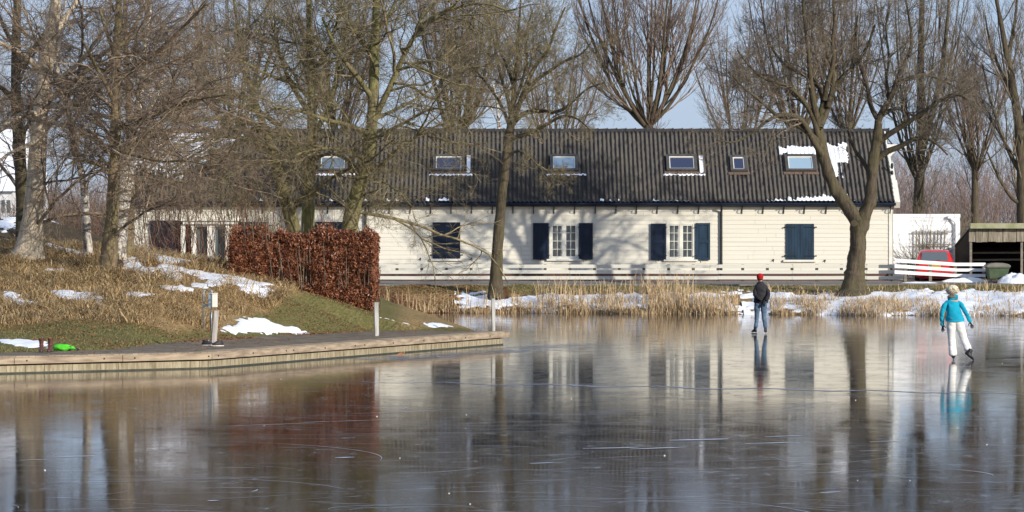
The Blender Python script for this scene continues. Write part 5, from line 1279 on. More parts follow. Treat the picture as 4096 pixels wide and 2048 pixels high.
# brushwood at the foot of hedge/mossy trunks and on the bank, far-left buildings
# pale snowy house at the far left
Yd=205; hh=empty('white_farmhouse',((-20-CX)*Yd/F,Yd,1.2),0,'distant white house with a snowy roof at the left edge behind the trees','house'); ho2=tuple(hh.location)
dx_=lambda px:(px-CX)*Yd/F; dz_=lambda py:CH-(py-YH)*Yd/F
mb=HB(); mb.box(dx_(-330),dx_(62),Yd,Yd+9,1.1,dz_(770)); mb.build('wall',board_mat('distant_wall',(.70,.70,.72),amount=.1),hh,org=ho2)
mb=HB(); mb.poly([(dx_(-340),Yd-.4,dz_(765)),(dx_(72),Yd-.4,dz_(765)),(dx_(72),Yd+4.5,dz_(520)+.2),(dx_(-340),Yd+4.5,dz_(520)+.2)]); mb.poly([(dx_(-340),Yd+9.4,dz_(765)),(dx_(-340),Yd+4.5,dz_(520)+.2),(dx_(72),Yd+4.5,dz_(520)+.2),(dx_(72),Yd+9.4,dz_(765))]); mb.poly([(dx_(62),Yd,dz_(770)),(dx_(62),Yd+9,dz_(770)),(dx_(62),Yd+4.5,dz_(525))]); mb.build('snowy_roof',M['snow'],hh,org=ho2)
for a in (8,30):
    mb=HB(); mb.box(dx_(a),dx_(a+12),Yd-.05,Yd-.01,dz_(850),dz_(800)); mb.build('window',M['glass'],hh,org=ho2)
Ym_=190; hh=empty('white_mast',((176-CX)*Ym_/F,Ym_,1.2),0,'narrow white lattice mast seen just right of the thick pale trunk','mast'); ho2=tuple(hh.location)
dx_=lambda px:(px-CX)*Ym_/F; dz_=lambda py:CH-(py-YH)*Ym_/F
for a in (170,190): mb=HB(); mb.bar((dx_(a),Ym_,1.2),(dx_(180+(a-180)*.5),Ym_,dz_(690)),.09,.09,(0,1,0)); mb.build('leg',M['white'],hh,org=ho2)
mb=HB()
for py in (760,800,835,865): mb.box(dx_(171),dx_(190),Ym_-.05,Ym_+.05,dz_(py),dz_(py-4))
mb.box(dx_(169),dx_(192),Ym_-.2,Ym_+.2,dz_(860),dz_(828)); mb.build('platform',M['white'],hh,org=ho2)
mb=HB(); mb.poly([(0,0,0)]*3) if False else None
# ------------------------------------------------------------------ posts and things on the quay
M['whitepost']=simple('whitewashed_timber',(.50,.49,.46),(.24,.225,.20),3,(5,5,.6),rough=.8,kind='World',bmp=.3)
M['greypost']=simple('bleached_timber',(.46,.43,.39),(.28,.25,.22),3,(6,6,.5),rough=.9,kind='World',bmp=.3)
def qy(py,z=.36): return (CH-z)*F/(py-YH)
def mooring(px,ptop,pbot,w,mat,label,z=.345,lean=0):
    Y=qy(pbot,z); x=(px-CX)*Y/F; h=(pbot-ptop)*Y/F; hw=w/2
    t=empty('mooring_post',(x,Y,z),R(12),label,'post','mooring posts on the quay')
    mb=MB(); L=lean*h; mb.hexa([(-hw,-hw,-.1),(hw,-hw,-.1),(hw,hw,-.1),(-hw,hw,-.1),(-hw+L,-hw,h),(hw+L,-hw,h),(hw+L,hw,h*1.004),(-hw+L,hw,h*1.004)]); mb.build('shaft',mat,t,bevel=.008)
    mb=MB(); mb.box(-hw+L+.004,hw+L-.004,-hw+.004,hw-.004,h*1.005,h*1.005+.008); mb.build('end_grain',M['whitepost'],t)
    return t
mooring(853,1243,1383,.115,M['greypost'],'bleached grey square post with shoes at its foot on the quay',lean=.085)
mooring(1507,1210,1345,.105,M['whitepost'],'white square post halfway along the quay below the hedge end',lean=-.02)
mooring(1973,1195,1318,.095,M['whitepost'],'white square post at the tip of the quay')
# small lawn post with white box, by the hedge
x,y,z=ground_at(1404,1222,Y1=100); mp=empty('marker_post',(x,y,z),0,'short grey post with a small white box at the foot of the hedge','post')
mb=MB(); mb.box(-.05,.04,-.04,.04,-.1,.33); mb.build('shaft',M['greypost'],mp); mb=MB(); mb.box(-.085,-.035,-.07,-.045,.2,.34); mb.build('small_box',M['frame'],mp,bevel=.005)
mb=MB(); mb.tube([(-.06,-.05,-.05),(-.06,-.055,.2)],.012,8); mb.build('pipe',M['steel'],mp)
# electricity stand
x,Y,zg=ground_at(832,1324,Y1=100); st=empty('supply_stand',(x,Y,zg),0,'bent galvanised pipe stand with switch boxes behind the grey post','supply stand')
sc=Y/F
pp_=lambda px,py:((px-832)*sc,0,(1322-py)*sc)
mb=MB(); mb.tube([pp_(815,1326),pp_(815,1168),((816-832)*sc,0,(1163-1322)*-sc),((819-832)*sc,0,(1322-1161)*sc),pp_(845,1161),pp_(847,1164),pp_(847,1180)],.022,10); mb.tube([pp_(845,1322),pp_(845,1230)],.016,8); mb.build('pipe',M['steel'],st,smooth=True)
mb=MB(); a=pp_(849,1233); b=pp_(871,1175); mb.box(a[0],b[0],-.16,-.04,a[2]+.02,b[2]); mb.build('meter_box',M['frame'],st,bevel=.02)
mb=MB(); a=pp_(848,1176); b=pp_(873,1172); mb.box(a[0],b[0],-.18,-.03,a[2],b[2]); mb.build('box_lid',M['frame'],st,bevel=.008)
mb=MB(); a=pp_(834,1232); b=pp_(847,1172); mb.box(a[0],b[0],-.12,-.03,a[2],b[2]); mb.build('switch_box',M['steel'],st,bevel=.01)
for py in (1200,1216):
    mb=MB(); a=pp_(840,py); mb.tube([(a[0],-.12,a[2]),(a[0],-.17,a[2])],.03,10); mb.build('socket',simple('blue_grey_socket',(.12,.17,.22),(.08,.11,.15),4),st)
mb=MB(); mb.tube([(pp_(845,1232)[0],-.08,pp_(845,1232)[2]),(pp_(846,1246)[0],-.09,pp_(846,1246)[2]),(pp_(841,1256)[0],-.03,pp_(841,1256)[2]),(pp_(842,1320)[0],.03,0)],.011,6); mb.build('cable',M['iron'],st)
mb=MB(); a=pp_(820,1222); mb.box(a[0],a[0]+.08,-.02,.02,a[2]-.03,a[2]+.03); mb.build('clamp',M['steel'],st)
# boots
M['leather']=simple('brown_leather',(.13,.045,.03),(.06,.022,.016),9,rough=.4,spec=.5)
def boot_mesh():
    secs=[(0,0,.0,.05,.105),(0,0,.03,.052,.11),(0,.03,.07,.048,.085),(0,.055,.11,.044,.058),(0,.06,.16,.044,.052),(0,.055,.22,.050,.056),(0,.055,.27,.056,.062),(0,.055,.30,.058,.066)]
    mb=MB(); k=14
    for (cx,cy,cz,rx,ry) in secs:
        for j in range(k):
            a=2*math.pi*j/k; mb.v.append((cx+rx*math.cos(a),cy-.0+ry*math.sin(a)+( -.03 if cz<.08 else 0),cz))
    for i in range(len(secs)-1):
        for j in range(k): mb.f.append((i*k+j,i*k+(j+1)%k,(i+1)*k+(j+1)%k,(i+1)*k+j))
    mb.f.append(tuple(range(k))[::-1]); return mb
for px,lab,rz in ((165,'left brown leather boot, farther from the green bag',5),(199,'right brown leather boot touching the green bag',-8)):
    Y=qy(1408,.355); x=(px-CX)*Y/F; bt=empty('boot',(x,Y,.352),R(rz),lab,'boot','brown boots on the quay')
    boot_mesh().build('shaft',M['leather'],bt,smooth=True)
    mb=MB(); mb.box(-.05,.05,-.14,.085,.0,.018); mb.build('sole',M['iron'],bt,bevel=.008)
    mb=MB(); mb.box(-.06,.06,.0,.002,.14,.155); mb.v=[(a*1.0,b-.005,c) for a,b,c in mb.v]; mb.build('strap',M['leather'],bt)
# green bag
Y=qy(1402,.36); x=(248-CX)*Y/F
def blob(name,mat,parent,c,r,seed=0,seg=26,rng_=16,amp=.2,crease=0):
    mb=MB(); mb.ball((0,0,0),1,seg,rng_); V=np.array(mb.v); rr=1+amp*(fbm(V[:,0]*2.3+V[:,2],V[:,1]*2.3+V[:,2]*1.5,3,seed)-.5)*2
    V=V*rr[:,None]*np.array(r)+np.array(c); V[:,2]=np.maximum(V[:,2],0.0); mb.v=[tuple(p) for p in V]; return mb.build(name,mat,parent,smooth=True)
bag=empty('green_bag',(x,Y,.355),0,'crumpled bright lime green bag lying beside the brown boots','bag')
m_=simple('lime_fabric',(.10,.62,.03),(.07,.45,.02),9,rough=.45,bmp=.6,bd=.03)
blob('bag_body',m_,bag,(0,0,.06),(.23,.13,.085),4,amp=.28)
mb=MB(); mb.tube([(.17,-.05,.05),(.25,-.06,.07),(.30,-.04,.04)],[.05,.04,.012],8); mb.build('bag_neck',m_,bag,smooth=True)
mb=MB(); mb.tube([(.27,-.04,.03),(.33,.0,.05),(.38,.05,.02),(.34,-.05,.012)],.012,6); mb.build('strap',M['iron'],bag)
# shoes at the foot of the grey post
M['sneak']=simple('dark_shoe',(.045,.035,.035),(.02,.018,.02),14,rough=.6); M['solew']=simple('pale_sole',(.6,.58,.52),(.5,.47,.42),6)
for px,py,rz,lab in ((829,1382,70,'dark sneaker left of the grey post with its pale sole showing'),(872,1384,-60,'dark sneaker right of the grey post')):
    Y=qy(py,.36); x=(px-CX)*Y/F; sh_=empty('shoe',(x,Y,.356),R(rz),lab,'shoe','dark shoes at the grey post')
    mb=MB(); k=12
    secs=[(0,.0,.052,.145),(0,.025,.052,.145),(.0,.05,.048,.13),(.03,.08,.042,.085),(.05,.11,.038,.055)]
    for (cy,cz,rx,ry) in secs:
        for j in range(k): a=2*math.pi*j/k; mb.v.append((rx*math.cos(a),cy+ry*math.sin(a),cz+.025))
    for i in range(len(secs)-1):
        for j in range(k): mb.f.append((i*k+j,i*k+(j+1)%k,(i+1)*k+(j+1)%k,(i+1)*k+j))
    mb.f.append(tuple(range(k))[::-1]); mb.build('upper',M['sneak'],sh_,smooth=True)
    mb=MB()
    n=len(mb.v); ring=[(.055*math.cos(2*math.pi*j/k),.15*math.sin(2*math.pi*j/k)) for j in range(k)]
    mb.v=[(a,b,.0) for a,b in ring]+[(a,b,.024) for a,b in ring]; mb.f=[(j,(j+1)%k,k+(j+1)%k,k+j) for j in range(k)]+[tuple(range(k))[::-1],tuple(range(k,2*k))]; mb.build('sole',M['solew'],sh_)
    mb=MB(); mb.tube([(-.04,.02,.12),(.05,-.03,.13),(-.03,-.05,.11)],.005,5); mb.build('lace',M['solew'],sh_)
# black log
x,y,z=ground_at(478,1068,Y1=103); lg=empty('cut_log',(x,y,z+.13),0,'dark cut log lying at the end of the snow strip beside the trunk','log')
mb=MB(); mb.tube([(0,-.2,0),(-.25,.9,.05)],[.14,.13],14); mb.build('bark',simple('wet_bark',(.03,.022,.018),(.015,.012,.01),8),lg)
mb=MB(); mb.tube([(0,-.215,0),(0,-.2,0)],.12,14); mb.build('cut_face',simple('dark_end_grain',(.09,.06,.045),(.04,.03,.024),9),lg)
# burrow under the grass on the slope
x,y,z=ground_at(745,1262,Y1=100); 
# ------------------------------------------------------------------ people
def skin_obj(name,pts,edges,mat,parent,sub=2,wr_=0):
    """pts: list of (x,y,z,rx,ry)"""
    me=bpy.data.meshes.new(name+'_s'); me.from_pydata([p[:3] for p in pts],edges,[]); me.update()
    o=bpy.data.objects.new(name+'_s',me); col.objects.link(o)
    m=o.modifiers.new('skin','SKIN'); m.use_smooth_shade=True; m.branch_smoothing=.6
    for i,p in enumerate(pts):
        sv=me.skin_vertices[0].data[i]; sv.radius=(p[3],p[4] if len(p)>4 else p[3]); sv.use_root=(i==0)
    s=o.modifiers.new('sub','SUBSURF'); s.levels=sub; s.render_levels=sub
    dg=bpy.context.evaluated_depsgraph_get(); dg.update()
    nm=bpy.data.meshes.new_from_object(o.evaluated_get(dg)); nm.name=name
    bpy.data.objects.remove(o); 
    if wr_:
        co=np.empty(len(nm.vertices)*3,np.float32); nm.vertices.foreach_get('co',co); co=co.reshape(-1,3)
        no=np.array([v.normal[:] for v in nm.vertices])
        f=(fbm(co[:,2]*16+co[:,0]*6,co[:,0]*9+co[:,1]*11+co[:,2]*4,3,5)-.5)*2; f2=(np.abs(vnoise(co[:,2]*30+co[:,0]*14,co[:,1]*12+co[:,0]*8,8)-.5))*2
        co=co+no*((f-.5*f2)*wr_)[:,None]; nm.vertices.foreach_set('co',co.astype(np.float32).ravel())
    nm.polygons.foreach_set('use_smooth',[True]*len(nm.polygons)); nm.materials.clear()
    return link_mesh(name,nm,mat,parent)
def chain(n,start=0): return [(i,i+1) for i in range(start,start+n-1)]
M['skin']=simple('skin_tone',(.52,.32,.24),(.46,.27,.2),6,rough=.5)
M['hair']=simple('dark_hair',(.06,.045,.035),(.03,.022,.018),20,(1,1,.3),rough=.6)
M['hairb']=simple('light_brown_hair',(.19,.145,.10),(.10,.075,.05),20,(1,1,.3),rough=.6)
M['jacket']=simple('charcoal_jacket',(.022,.020,.024),(.012,.011,.014),5,rough=.7,bmp=.5,bd=.03)
M['jeans']=simple('worn_denim',(.13,.20,.28),(.06,.10,.15),5,(1,1,.6),rough=.85,bmp=.4,bd=.03)
M['redknit']=simple('red_knit',(.42,.008,.010),(.30,.006,.008),30,rough=.9,bmp=.3)
M['glove']=simple('black_glove',(.015,.015,.018),(.01,.01,.012),6,rough=.6)
M['skate']=simple('black_skate',(.018,.018,.026),(.01,.01,.014),6,rough=.35)
M['blade']=simple('skate_blade',(.10,.10,.11),(.06,.06,.07),6,rough=.4)
M['teal']=simple('turquoise_fleece',(.0,.36,.50),(.0,.26,.38),5,rough=.8,bmp=.5,bd=.03)
M['snowpants']=simple('cream_ski_trousers',(.86,.84,.79),(.74,.71,.66),4,rough=.75,bmp=.7,bd=.04)
M['furhat']=simple('cream_fur_hat',(.85,.78,.62),(.60,.50,.36),22,rough=1,bmp=1,bd=.02)
M['sleeve']=simple('dark_teal_sleeve',(.0,.16,.26),(.0,.11,.19),5,rough=.7)
def hand(parent,w,d,mat,name='glove',side=1,curl=.5,sc=1.0):
    """five-fingered glove; w wrist position, d direction of fingers"""
    w=Vector(w); d=Vector(d).normalized(); s=d.cross(Vector((0,1,0))); 
    if s.length<.1: s=Vector((1,0,0))
    s.normalize(); n=s.cross(d).normalized()*side
    pts=[(*w,.026,.02),(*(w+d*.05*sc),.038,.02),(*(w+d*.09*sc),.040,.018)]; ed=[(0,1),(1,2)]
    for k,(o,L) in enumerate(((-.032,.06),(-.011,.075),(.011,.07),(.032,.055))):
        b=w+d*.10*sc+s*o; i=len(pts); c1=b+d*L*.5*sc+n*curl*.02; c2=b+d*L*.85*sc+n*curl*.055
        pts+= [(*b,.011,.011),(*c1,.010,.010),(*c2,.009,.009)]; ed+=[(2,i),(i,i+1),(i+1,i+2)]
    b=w+d*.035*sc+s*side*.04; i=len(pts); pts+=[(*b,.013,.013),(*(b+d*.035+s*side*.022),.011,.011),(*(b+d*.065+s*side*.025),.010,.010)]; ed+=[(1,i),(i,i+1),(i+1,i+2)]
    return skin_obj(name,pts,ed,mat,parent,1)
def skate(parent,pos,yaw=0,pitch=0,roll=0):
    """long-bladed skate; pos = ankle"""
    Mx=Matrix.Translation(Vector(pos))@Matrix.Rotation(yaw,4,'Z')@Matrix.Rotation(pitch,4,'X')@Matrix.Rotation(roll,4,'Y')
    mb=MB(); k=12
    for (cy,cz,rx,ry) in [(.06,-.115,.040,.135),(.06,-.095,.046,.142),(.05,-.07,.046,.125),(.01,-.04,.043,.075),(-.0,.0,.043,.055),(-.0,.05,.046,.056)]:
        for j in range(k): a=2*math.pi*j/k; mb.v.append((rx*math.cos(a),cy+ry*math.sin(a),cz))
    for i in range(5):
        for j in range(k): mb.f.append((i*k+j,i*k+(j+1)%k,(i+1)*k+(j+1)%k,(i+1)*k+j))
    mb.f.append(tuple(range(k))[::-1]); mb.f.append(tuple(range(5*k,6*k)))
    mb.v=[tuple(Mx@Vector(v)) for v in mb.v]; o=mb.build('skate_boot',M['skate'],parent,smooth=True)
    mb=MB(); mb.box(-.003,.003,-.10,.21,-.168,-.148); mb.box(-.008,.008,-.05,-.03,-.14,-.112); mb.box(-.008,.008,.12,.14,-.14,-.112)
    mb.v=[tuple(Mx@Vector(v)) for v in mb.v]; mb.build('blade',M['blade'],o)
# --- person with red hat
Y1=ice(3041,1335)[1]; X1=(3041-CX)*Y1/F; s1=Y1/F
p1=empty('person',(X1,Y1,0),0,'skater in red knitted hat, black jacket and blue jeans with hands behind the back','person')
def q1(px,py,d=0): return ((px-3041)*s1,d,(1335-py)*s1)
A=lambda t,*r:(*t,*r)
hc=q1(3040,1113,.02)
body=[A(q1(3041,1206),.08,.07),A(q1(3042,1180),.09,.08),A(q1(3043,1150),.12,.09),A(q1(3043,1136,.0),.08,.07),A(q1(3042,1127,.01),.055,.055),A(q1(3041,1117,.02),.07,.085),A(q1(3040,1103,.025),.078,.095),A(q1(3040,1094,.02),.05,.06),
      A(q1(3022,1146),.06),A(q1(3017,1180,-.03),.045),A(q1(3042,1205,-.17),.035),A(q1(3067,1146),.06),A(q1(3075,1180,-.03),.045),A(q1(3055,1206,-.17),.035),
      A(q1(3030,1225),.06),A(q1(3027,1270,.02),.045),A(q1(3022,1316,-.0),.04),A(q1(3054,1225),.06),A(q1(3056,1270,.02),.045),A(q1(3063,1316,.0),.04)]
ed=[(0,1),(1,2),(2,3),(3,4),(4,5),(5,6),(6,7),(2,8),(8,9),(9,10),(2,11),(11,12),(12,13),(0,14),(14,15),(15,16),(0,17),(17,18),(18,19)]
bo=skin_obj('body',body,ed,M['skin'],p1,2)
# face features merged into the body mesh side facing away: nose, brow, ears
mb=MB(); mb.ball((hc[0]-.028,hc[1]+.105,hc[2]+.0),(.014,.022,.02),8,6); mb.build('nose',M['skin'],p1,smooth=True)
for s in (-1,1):
    mb=MB(); mb.ball((hc[0]+s*.082,hc[1]+.01,hc[2]-.0),(.012,.022,.032),8,6); mb.build('ear',M['skin'],p1,smooth=True)
    mb=MB(); mb.ball((hc[0]-.02+s*.032,hc[1]+.093,hc[2]+.02),(.012,.008,.008),8,6); mb.build('eye',M['glove'],p1,smooth=True)
mb=MB(); mb.ball((hc[0]-.015,hc[1]+.092,hc[2]-.05),(.026,.008,.008),8,6); mb.build('mouth',M['leather'],p1,smooth=True)
mb=MB(); mb.ball((hc[0],hc[1]-.02,hc[2]-.01),(.086,.088,.075),16,10); mb.build('hair',M['hair'],p1,smooth=True)
mb=MB(); k=20
for (z,r,ry) in ((-.02,.094,.108),(.02,.102,.115),(.07,.102,.114),(.11,.086,.095),(.138,.055,.06),(.15,.015,.02)):
    for j in range(k): a=2*math.pi*j/k; mb.v.append((hc[0]+r*math.cos(a),hc[1]+ry*math.sin(a)+.0,hc[2]+z+(.02 if math.sin(a)>0 else 0)*(z<.03)))
for i in range(5):
    for j in range(k): mb.f.append((i*k+j,i*k+(j+1)%k,(i+1)*k+(j+1)%k,(i+1)*k+j))
mb.f.append(tuple(range(5*k,6*k))); mb.build('knitted_hat',M['redknit'],p1,smooth=True)
jk=[A(q1(3043,1214,.0),.19,.15),A(q1(3043,1192,.0),.235,.17),A(q1(3043,1168,.0),.25,.165),A(q1(3043,1148,.0),.25,.15),A(q1(3043,1136,.0),.13,.11),A(q1(3042,1121,.01),.09,.09),
    A(q1(3024,1146,.0),.09),A(q1(3019,1163,-.02),.080),A(q1(3019,1180,-.09),.075),A(q1(3031,1193,-.19),.066),A(q1(3047,1203,-.23),.055),
    A(q1(3064,1146,.0),.09),A(q1(3072,1163,-.02),.080),A(q1(3073,1180,-.09),.075),A(q1(3066,1193,-.19),.066),A(q1(3057,1203,-.23),.055)]
je=[(0,1),(1,2),(2,3),(3,4),(4,5),(3,6),(6,7),(7,8),(8,9),(9,10),(3,11),(11,12),(12,13),(13,14),(14,15)]
skin_obj('jacket',jk,je,M['jacket'],p1,3,.016)
tr_=[A(q1(3042,1196),.17,.13),A(q1(3029,1222),.115,.115),A(q1(3028,1245,.0),.090,.095),A(q1(3028,1268,.015),.073,.075),A(q1(3025,1295),.066,.068),A(q1(3023,1314),.066,.068),
     A(q1(3056,1222),.115,.115),A(q1(3055,1245,.0),.090,.095),A(q1(3056,1268,.015),.073,.075),A(q1(3060,1295),.066,.068),A(q1(3062,1314),.068,.07)]
skin_obj('jeans',tr_,[(0,1),(1,2),(2,3),(3,4),(4,5),(0,6),(6,7),(7,8),(8,9),(9,10)],M['jeans'],p1,3,.010)
def hem(parent,rings,mat,k=28):
    mb=MB(); rr=random.Random(5)
    for (c,rx,ry) in rings:
        for j in range(k):
            a=2*math.pi*j/k; w=1+.025*math.sin(a*7+c[2]*30)+.015*math.sin(a*13)
            mb.v.append((c[0]+rx*w*math.cos(a),c[1]+ry*w*math.sin(a),c[2]))
    for i in range(len(rings)-1):
        for j in range(k): mb.f.append((i*k+j,i*k+(j+1)%k,(i+1)*k+(j+1)%k,(i+1)*k+j))
    mb.f.append(tuple(range(k))); return mb.build('hem',mat,parent,smooth=True)
hem(p1,[(q1(3044,1212,.01),.215,.165),(q1(3044,1206,.01),.225,.17),(q1(3044,1196,.0),.215,.165),(q1(3043,1182,.0),.185,.14)],M['jacket'])
hand(p1,q1(3050,1205,-.22),(.25,-.1,-1),M['glove'],side=1); hand(p1,q1(3056,1203,-.20),(-.15,-.1,-1),M['glove'],side=-1)
skate(p1,(q1(3021,1335)[0],-.02,.168),yaw=R(30)); skate(p1,(q1(3062,1335)[0],-.0,.168),yaw=R(-4))
# --- person in turquoise
Y2=ice(3814,1440)[1]; X2=(3814-CX)*Y2/F; s2=Y2/F
p2=empty('person',(X2,Y2,0),0,'skater in turquoise fleece, cream trousers and pale fur hat with one foot lifted','person')
def q2(px,py,d=0): return ((px-3814)*s2,d,(1440-py)*s2)
hc=q2(3813,1173,.16)
body=[A(q2(3820,1280),.07,.06),A(q2(3818,1250,.04),.08,.07),A(q2(3813,1216,.09),.13,.09),A(q2(3813,1200,.11),.08,.07),A(q2(3813,1190,.13),.05),A(q2(3813,1181,.155),.065,.085),A(q2(3813,1168,.16),.072,.09),A(q2(3813,1159,.155),.045,.05),
      A(q2(3788,1208,.08),.055),A(q2(3773,1250,.04),.04),A(q2(3772,1298,.06),.03),A(q2(3840,1208,.08),.055),A(q2(3860,1246,.04),.04),A(q2(3880,1283,.07),.03),
      A(q2(3806,1305),.055),A(q2(3808,1355,.05),.045),A(q2(3812,1420,-.0),.04),A(q2(3837,1305),.055),A(q2(3852,1352,-.02),.045),A(q2(3870,1402,-.18),.04)]
skin_obj('body',body,ed,M['skin'],p2,2)
mb=MB(); mb.ball((hc[0],hc[1]+.10,hc[2]),(.013,.022,.02),8,6); mb.build('nose',M['skin'],p2,smooth=True)
for s in (-1,1):
    mb=MB(); mb.ball((hc[0]+s*.03,hc[1]+.085,hc[2]+.02),(.012,.008,.008),8,6); mb.build('eye',M['glove'],p2,smooth=True)
mb=MB(); mb.ball((hc[0],hc[1]+.088,hc[2]-.045),(.024,.008,.008),8,6); mb.build('mouth',M['leather'],p2,smooth=True)
hm=blob('hair',M['hairb'],p2,(0,0,0),(.125,.08,.075),3,amp=.15)
hm.location=(hc[0]-.01,hc[1]-.06,hc[2]-.10)
hm=blob('fur_hat',M['furhat'],p2,(0,0,.12),(.145,.14,.115),6,30,20,amp=.12); hm.location=(hc[0],hc[1]-.015,hc[2]-.04)
mb=MB(); mb.ball((hc[0]-.01,hc[1]-.01,hc[2]+.125),.045,12,8); mb.build('bobble',M['furhat'],p2,smooth=True)
V,Fq=leaves(1500,np.random.RandomState(3),lambda n:(lambda d:np.array([hc[0],hc[1]-.015,hc[2]+.07])+d/np.linalg.norm(d,axis=1)[:,None]*np.array([.145,.14,.11]))(np.random.RandomState(2).randn(n,3)),.018); np_mesh('fur_tufts',V,Fq,M['furhat'],p2)
jk=[A(q2(3820,1284,-.0),.19,.15),A(q2(3819,1266,.03),.225,.17),A(q2(3815,1240,.06),.215,.155),A(q2(3813,1216,.09),.21,.135),A(q2(3813,1203,.11),.13,.11),A(q2(3813,1179,.13),.11,.11),
    A(q2(3789,1209,.08),.075),A(q2(3776,1230,.05),.068),A(q2(3769,1252,.04),.060),A(q2(3769,1278,.05),.054),A(q2(3771,1306,.07),.052),
    A(q2(3838,1209,.08),.075),A(q2(3852,1228,.05),.066),A(q2(3862,1246,.04),.060),A(q2(3873,1268,.05),.054),A(q2(3885,1291,.06),.052)]
skin_obj('fleece_jacket',jk,je,M['teal'],p2,3,.016)
tr_=[A(q2(3820,1256,.02),.16,.12),A(q2(3804,1300),.135,.13),A(q2(3806,1328,.03),.112,.115),A(q2(3808,1355,.05),.092,.095),A(q2(3810,1388,.02),.092,.10),A(q2(3813,1427),.108,.115),
     A(q2(3838,1300),.135,.13),A(q2(3846,1328,-.0),.112,.115),A(q2(3853,1353,-.03),.094,.095),A(q2(3862,1380,-.11),.092,.095),A(q2(3873,1406,-.17),.105,.105)]
skin_obj('ski_trousers',tr_,[(0,1),(1,2),(2,3),(3,4),(4,5),(0,6),(6,7),(7,8),(8,9),(9,10)],M['snowpants'],p2,3,.010)
hem(p2,[(q2(3820,1286,.0),.212,.17),(q2(3820,1279,.01),.222,.175),(q2(3819,1266,.02),.205,.165),(q2(3818,1250,.04),.165,.13)],M['teal'])
hand(p2,q2(3771,1297,.07),(.1,.1,-1),M['glove'],side=1,sc=1.15); hand(p2,q2(3882,1284,.065),(.35,.1,-1),M['glove'],side=-1,sc=1.15)
skate(p2,(q2(3813,1440)[0],0,.168),yaw=R(-12)); skate(p2,q2(3875,1404,-.22),yaw=R(-75),pitch=R(-38),roll=R(0))

# ------------------------------------------------------------------ dry grass, reeds
def blades(n,X,Y,Z,h,w,lean,rng,bend=.4):
    a=rng.rand(n)*2*math.pi; l=lean*(rng.rand(n)+.2); dx=np.cos(a)*l*h; dy_=np.sin(a)*l*h
    fa=rng.rand(n)*math.pi; wx=np.cos(fa)*w; wy=np.sin(fa)*w
    p0=np.stack([X,Y,Z-.03],1); p1=p0+np.stack([dx*.3,dy_*.3,h*.6],1); p2=p0+np.stack([dx,dy_,h*(1-bend*l)],1)
    wv=np.stack([wx,wy,np.zeros(n)],1)
    V=np.stack([p0-wv,p0+wv,p1+wv*.8,p1-wv*.8,p2+wv*.25,p2-wv*.25],1).reshape(-1,3)
    i=np.arange(n)*6; Fq=np.concatenate([np.stack([i,i+1,i+2,i+3],1),np.stack([i+3,i+2,i+4,i+5],1)])
    return V,Fq
def grassmat(name,stops,scale=6):
    m,nt,b=new_mat(name); b.inputs['Roughness'].default_value=.7; b.inputs['Specular IOR Level'].default_value=.2
    n=noise(nt,coords(nt,(1,1,.25),'World'),scale,3,.9); nt.links.new(ramp(nt,n,stops),b.inputs['Base Color']); return m
M['straw']=grassmat('straw_grass',[(.3,(.19,.12,.055)),(.48,(.38,.26,.125)),(.6,(.52,.38,.20)),(.75,(.66,.53,.32))])
M['reed']=grassmat('dry_reed',[(.3,(.30,.19,.095)),(.5,(.48,.35,.20)),(.7,(.66,.53,.34))],9)
M['lawngrass']=grassmat('lawn_blades',[(.3,(.09,.085,.026)),(.5,(.18,.16,.06)),(.7,(.34,.27,.14))],9)
M['litter']=grassmat('leaf_litter',[(.3,(.09,.035,.015)),(.5,(.24,.10,.045)),(.7,(.42,.22,.11))],9)
rng=np.random.RandomState(12)
def scatter(n,x0,x1,y0,y1): return rng.uniform(x0,x1,n),rng.uniform(y0,y1,n)
X,Y=scatter(380000,-21,1,74,112)
d=sdist(X,Y); vis=(d>1.2)&(X<-.05*(Y-60)+2)&(np.abs(X*F/Y)<2700); X,Y,d=X[vis],Y[vis],d[vis]
Z=ground(X,Y); lw,dt,lf=zones(X,Y,Z)
# keep snow patches open: re-test against snow meshes
snowgrid=set()
for o in col.objects:
    if o.name.startswith('snow_patch'):
        co=np.empty(len(o.data.vertices)*3,np.float32); o.data.vertices.foreach_get('co',co); co=co.reshape(-1,3)
        snowgrid.update(zip((co[:,0]/.16).astype(int).tolist(),(co[:,1]/.16).astype(int).tolist()))
sn=np.fromiter(((a,b) in snowgrid for a,b in zip((X/.16).astype(int).tolist(),(Y/.16).astype(int).tolist())),bool,len(X))
k=(lw<.15+.7*rng.rand(len(X)))&(dt<.5)&(d>plim(Y)+.2)&(~sn|(rng.rand(len(X))<.10))&(np.hypot((X-HOLE[0])/.3,(Y-HOLE[1])/.8)>1)
cl=fbm(X*1.1,Y*.8,3,21); k&=(rng.rand(len(X))<.35+.65*cl)
hsc=np.interp(np.clip(cl,.3,.7),[.3,.7],[.09,.38])*(.45+1.1*fbm(X*2.6,Y*1.5,2,44))*(1-.75*lw)
hsc=hsc*np.interp(X,[-6.5,-4.5],[1,.45])
V,Fq=blades(k.sum(),X[k],Y[k],Z[k],hsc[k]*(.5+rng.rand(k.sum())),.007+.006*rng.rand(k.sum()),1.9,rng,.45)
tag(np_mesh('dry_grass',V,Fq,M['straw']),'long straw coloured winter grass covering the slope','grass',kind='stuff')
k=(lw>=.3)&(d>plim(Y)-.1+.3*rng.rand(len(X)))&(~sn)
k&=rng.rand(len(X))<.8
V,Fq=blades(k.sum(),X[k],Y[k],Z[k],.03+.06*rng.rand(k.sum()),.010,.9,rng)
tag(np_mesh('lawn_grass',V,Fq,M['lawngrass']),'short mossy green grass beside the quay path','grass',kind='stuff')
